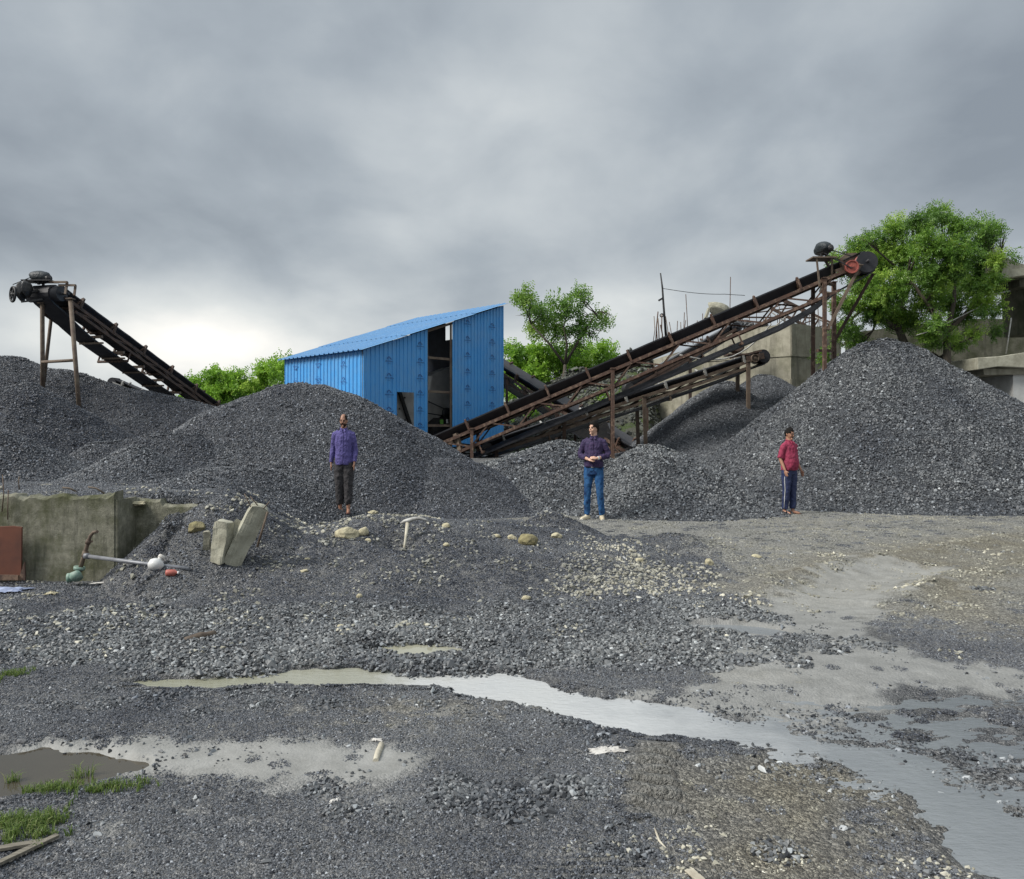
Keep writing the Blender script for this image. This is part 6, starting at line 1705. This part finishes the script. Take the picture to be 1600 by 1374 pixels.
def stand(**k):
    J = dict(shl=V_((-.178, 0, 1.355)), shr=V_((.178, 0, 1.355)), ell=V_((-.245, .02, 1.11)), elr=V_((.245, .02, 1.11)), wrl=V_((-.262, -.03, .87)), wrr=V_((.262, -.03, .87)),
             hdl=V_((0, -.15, -1)), hdr=V_((0, -.15, -1)), pml=V_((1, 0, 0)), pmr=V_((-1, 0, 0)), thl=V_((0, -1, 0)), thr=V_((0, -1, 0)),
             hpl=V_((-.085, 0, .90)), hpr=V_((.085, 0, .90)), knl=V_((-.10, -.015, .49)), knr=V_((.10, -.015, .49)), anl=V_((-.11, .02, .085)), anr=V_((.11, .02, .085)),
             tol=V_((-.15, -.2, 0)), tor=V_((.14, -.2, 0)), curl=.35)
    J.update(k); return J
person('man in a violet long-sleeved shirt and wide charcoal trousers standing on the gravel', 537, 800, 646, R(4),
    stand(tol=V_((-.32, -.06, 0)), tor=V_((.12, -.2, 0)), anl=V_((-.075, .03, .085)), anr=V_((.10, -.04, .085)), knl=V_((-.085, -.01, .49)), knr=V_((.10, -.03, .49)), ell=V_((-.225, .03, 1.10)), elr=V_((.235, .03, 1.10)), wrl=V_((-.25, .0, .86)), wrr=V_((.225, -.07, .87))),
    (R(-6), R(4)), dict(slim=.85, skin='skin_brown', shirt='violet', trousers='charcoal', shoes='sandal_red', tw=1.32, cuffw=.85, hemup=.17, hem=.84, beard=True, tache=True, bald=True, hairline=.055, tfold=.036, hairth=.006))
r2, HZ2, Rh2 = person('man in a dark patterned shirt and blue jeans, hands clasped, looking left', 928, 812, 658, R(-14),
    stand(ell=V_((-.27, .0, 1.13)), elr=V_((.285, .02, 1.13)), wrl=V_((-.075, -.20, 1.07)), wrr=V_((.085, -.21, 1.09)), hdl=V_((.9, -.25, -.15)), hdr=V_((-.9, -.3, .1)), pml=V_((0, .4, -.6)), pmr=V_((0, .5, -.7)), thl=V_((.2, -.2, 1)), thr=V_((-.2, -.2, 1)),
          anl=V_((-.13, .0, .085)), anr=V_((.15, .02, .085)), knl=V_((-.12, -.03, .49)), knr=V_((.12, -.04, .49)), tol=V_((-.25, -.2, 0)), tor=V_((.20, -.2, 0)), curl=.75),
    (R(-34), R(-3)), dict(skin='skin_fair', shirt='navy', trousers='jeans', shoes='sneaker', cuff=.72, tw=.95, hemup=.03, hem=.93, hairline=.06, hairth=.018, belly=.012))
mb = MB(); ell_rings(mb, [(0, 0, .925, .176, .130), (0, 0, .96, .175, .130)]); mb.build('belt', M['iron'], r2)
mb = MB(); mb.box((-.01, -.136, .943), (.045, .012, .03)); mb.build('belt_buckle', M['pale_steel'], r2)
mb = MB(); wa = V_((.085, -.21, 1.09)); we = V_((.285, .02, 1.13)); mb.tube([wa.lerp(we, .06), wa.lerp(we, .17)], .031, 12); mb.build('wristwatch', M['white_plastic'], r2)
r3, *_ = person('man in a dark red shirt and navy striped track trousers, looking down', 1233, 802, 668, R(30),
    stand(ell=V_((-.24, .03, 1.10)), elr=V_((.235, .04, 1.10)), wrl=V_((-.235, -.09, .88)), wrr=V_((.29, -.08, .87)), hdl=V_((.1, -.3, -1)), hdr=V_((.15, -.3, -1)), anl=V_((-.10, .03, .085)), anr=V_((.09, -.02, .085)), tol=V_((-.1, -.2, 0)), tor=V_((.18, -.2, 0)), curl=.6),
    (R(4), R(10)), dict(skin='skin_tan', shirt='maroon', trousers='navytrack', shoes='sandal_brown', sleeve=.3, tw=1.15, hemup=.04, hem=.88, belly=.034, tache=True, stripe=True, hairline=.068, hairth=.009))
mb = MB(); mb.prism([V_((.09, -.137, 1.30)), V_((.115, -.134, 1.30)), V_((.118, -.134, 1.325)), V_((.105, -.136, 1.338)), V_((.09, -.137, 1.325))], (0, -.004, 0)); mb.build('chest_badge', M['white_plastic'], r3)
# ------------------------------------------------------------ camera
cam = bpy.data.cameras.new('camera'); co = bpy.data.objects.new('camera', cam); C.objects.link(co)
co.location = (0, 0, EYE); co.rotation_euler = (R(90), 0, 0)
cam.sensor_width = 36; cam.lens = 36*FPX/1600; cam.shift_y = -(687-HY)/1600*-1*-1
cam.clip_end = 3000; cam.clip_start = .05
scene.camera = co
scene.render.resolution_x = 1024; scene.render.resolution_y = 879
# ------------------------------------------------------------ sky and light
w = bpy.data.worlds.new('World'); scene.world = w; w.use_nodes = True
nt = w.node_tree; bg = nt.nodes['Background']
SUN_EL, SUN_AZ = R(42), R(-112)      # azimuth from +Y clockwise
sky = N(nt, 'ShaderNodeTexSky'); sky.sky_type = 'NISHITA'; sky.sun_disc = False
sky.sun_elevation = SUN_EL; sky.sun_rotation = SUN_AZ; sky.air_density = 1.5; sky.dust_density = 4
tc = N(nt, 'ShaderNodeTexCoord').outputs['Generated']
sep = N(nt, 'ShaderNodeSeparateXYZ'); nt.links.new(tc, sep.inputs[0])
# cloud deck: flatten directions so that clouds shrink toward the horizon
zc = mth(nt, 'ADD', mth(nt, 'MAXIMUM', sep.outputs[2], 0.0), .42)
cx = mth(nt, 'DIVIDE', sep.outputs[0], zc); cy = mth(nt, 'DIVIDE', sep.outputs[1], zc)
cmb = N(nt, 'ShaderNodeCombineXYZ'); nt.links.new(cx, cmb.inputs[0]); nt.links.new(cy, cmb.inputs[1])
n1 = noise(nt, cmb.outputs[0], 1.3, 7, .5, .25)
n2 = noise(nt, cmb.outputs[0], 3.4, 6, .5, .25)
f = mth(nt, 'ADD', mth(nt, 'MULTIPLY', n1, .62), mth(nt, 'MULTIPLY', n2, .38))
# elevation trend (z of the direction): pale at the horizon, heavier above, bright overhead
def gauss(px, py, sx, sz, amp):
    d = Vector(((px-CX)/FPX, 1, (HY-py)/FPX)).normalized()
    a = mth(nt, 'DIVIDE', mth(nt, 'SUBTRACT', sep.outputs[0], d.x), sx); b = mth(nt, 'DIVIDE', mth(nt, 'SUBTRACT', sep.outputs[2], d.z), sz)
    s = mth(nt, 'ADD', mth(nt, 'MULTIPLY', a, a), mth(nt, 'MULTIPLY', b, b))
    g = mth(nt, 'MULTIPLY', mth(nt, 'EXPONENT', mth(nt, 'MULTIPLY', s, -1)), amp)
    return mth(nt, 'MULTIPLY', g, mth(nt, 'GREATER_THAN', sep.outputs[1], 0))
acc = f
for a in ((500,545,.55,.05,.12),(330,478,.10,.05,.19),(220,540,.30,.04,.14),(1190,380,.12,.03,.10),(960,480,.13,.05,.14),(60,370,.2,.05,-.10),(820,230,.25,.10,.03),(150,60,.25,.16,-.09),(1500,60,.3,.2,-.10),(720,20,.3,.08,-.05),(1380,220,.1,.06,.04),(640,410,.2,.03,-.06)):
    acc = mth(nt, 'ADD', acc, gauss(*a))
zen = mth(nt, 'MULTIPLY', mth(nt, 'SMOOTHSTEP' if False else 'MAXIMUM', mth(nt, 'SUBTRACT', sep.outputs[2], .55), 0), 1.0)
cr = ramp(nt, acc, [(.30, (.175,.20,.23)), (.43, (.26,.29,.32)), (.55, (.36,.388,.408)), (.70, (.49,.51,.51)), (.92, (.78,.755,.71))])
gain = mth(nt, 'ADD', 1.0, mth(nt, 'MULTIPLY', zen, 2.8))
hs = N(nt, 'ShaderNodeVectorMath'); hs.operation = 'SCALE'
nt.links.new(cr.outputs[0], hs.inputs[0]); nt.links.new(gain, hs.inputs['Scale'])
bg2 = N(nt, 'ShaderNodeBackground'); nt.links.new(hs.outputs[0], bg2.inputs[0]); bg2.inputs[1].default_value = 1.0
nt.links.new(sky.outputs[0], bg.inputs[0]); bg.inputs[1].default_value = .06
mx = N(nt, 'ShaderNodeMixShader'); mx.inputs[0].default_value = .93
nt.links.new(bg.outputs[0], mx.inputs[1]); nt.links.new(bg2.outputs[0], mx.inputs[2])
nt.links.new(mx.outputs[0], nt.nodes['World Output'].inputs[0])
sl = bpy.data.lights.new('sun', 'SUN'); so = bpy.data.objects.new('sun', sl); C.objects.link(so)
sl.energy = 2.6; sl.angle = R(22); sl.color = (1, .96, .9)
dv = Vector((math.sin(SUN_AZ)*math.cos(SUN_EL), math.cos(SUN_AZ)*math.cos(SUN_EL), math.sin(SUN_EL)))
so.rotation_euler = dv.to_track_quat('Z', 'Y').to_euler()
scene.view_settings.view_transform = 'Standard'; scene.view_settings.look = 'None'
scene.cycles.max_bounces = 5; scene.cycles.diffuse_bounces = 2; scene.cycles.glossy_bounces = 2; scene.view_settings.exposure = 0.65; scene.view_settings.gamma = 1
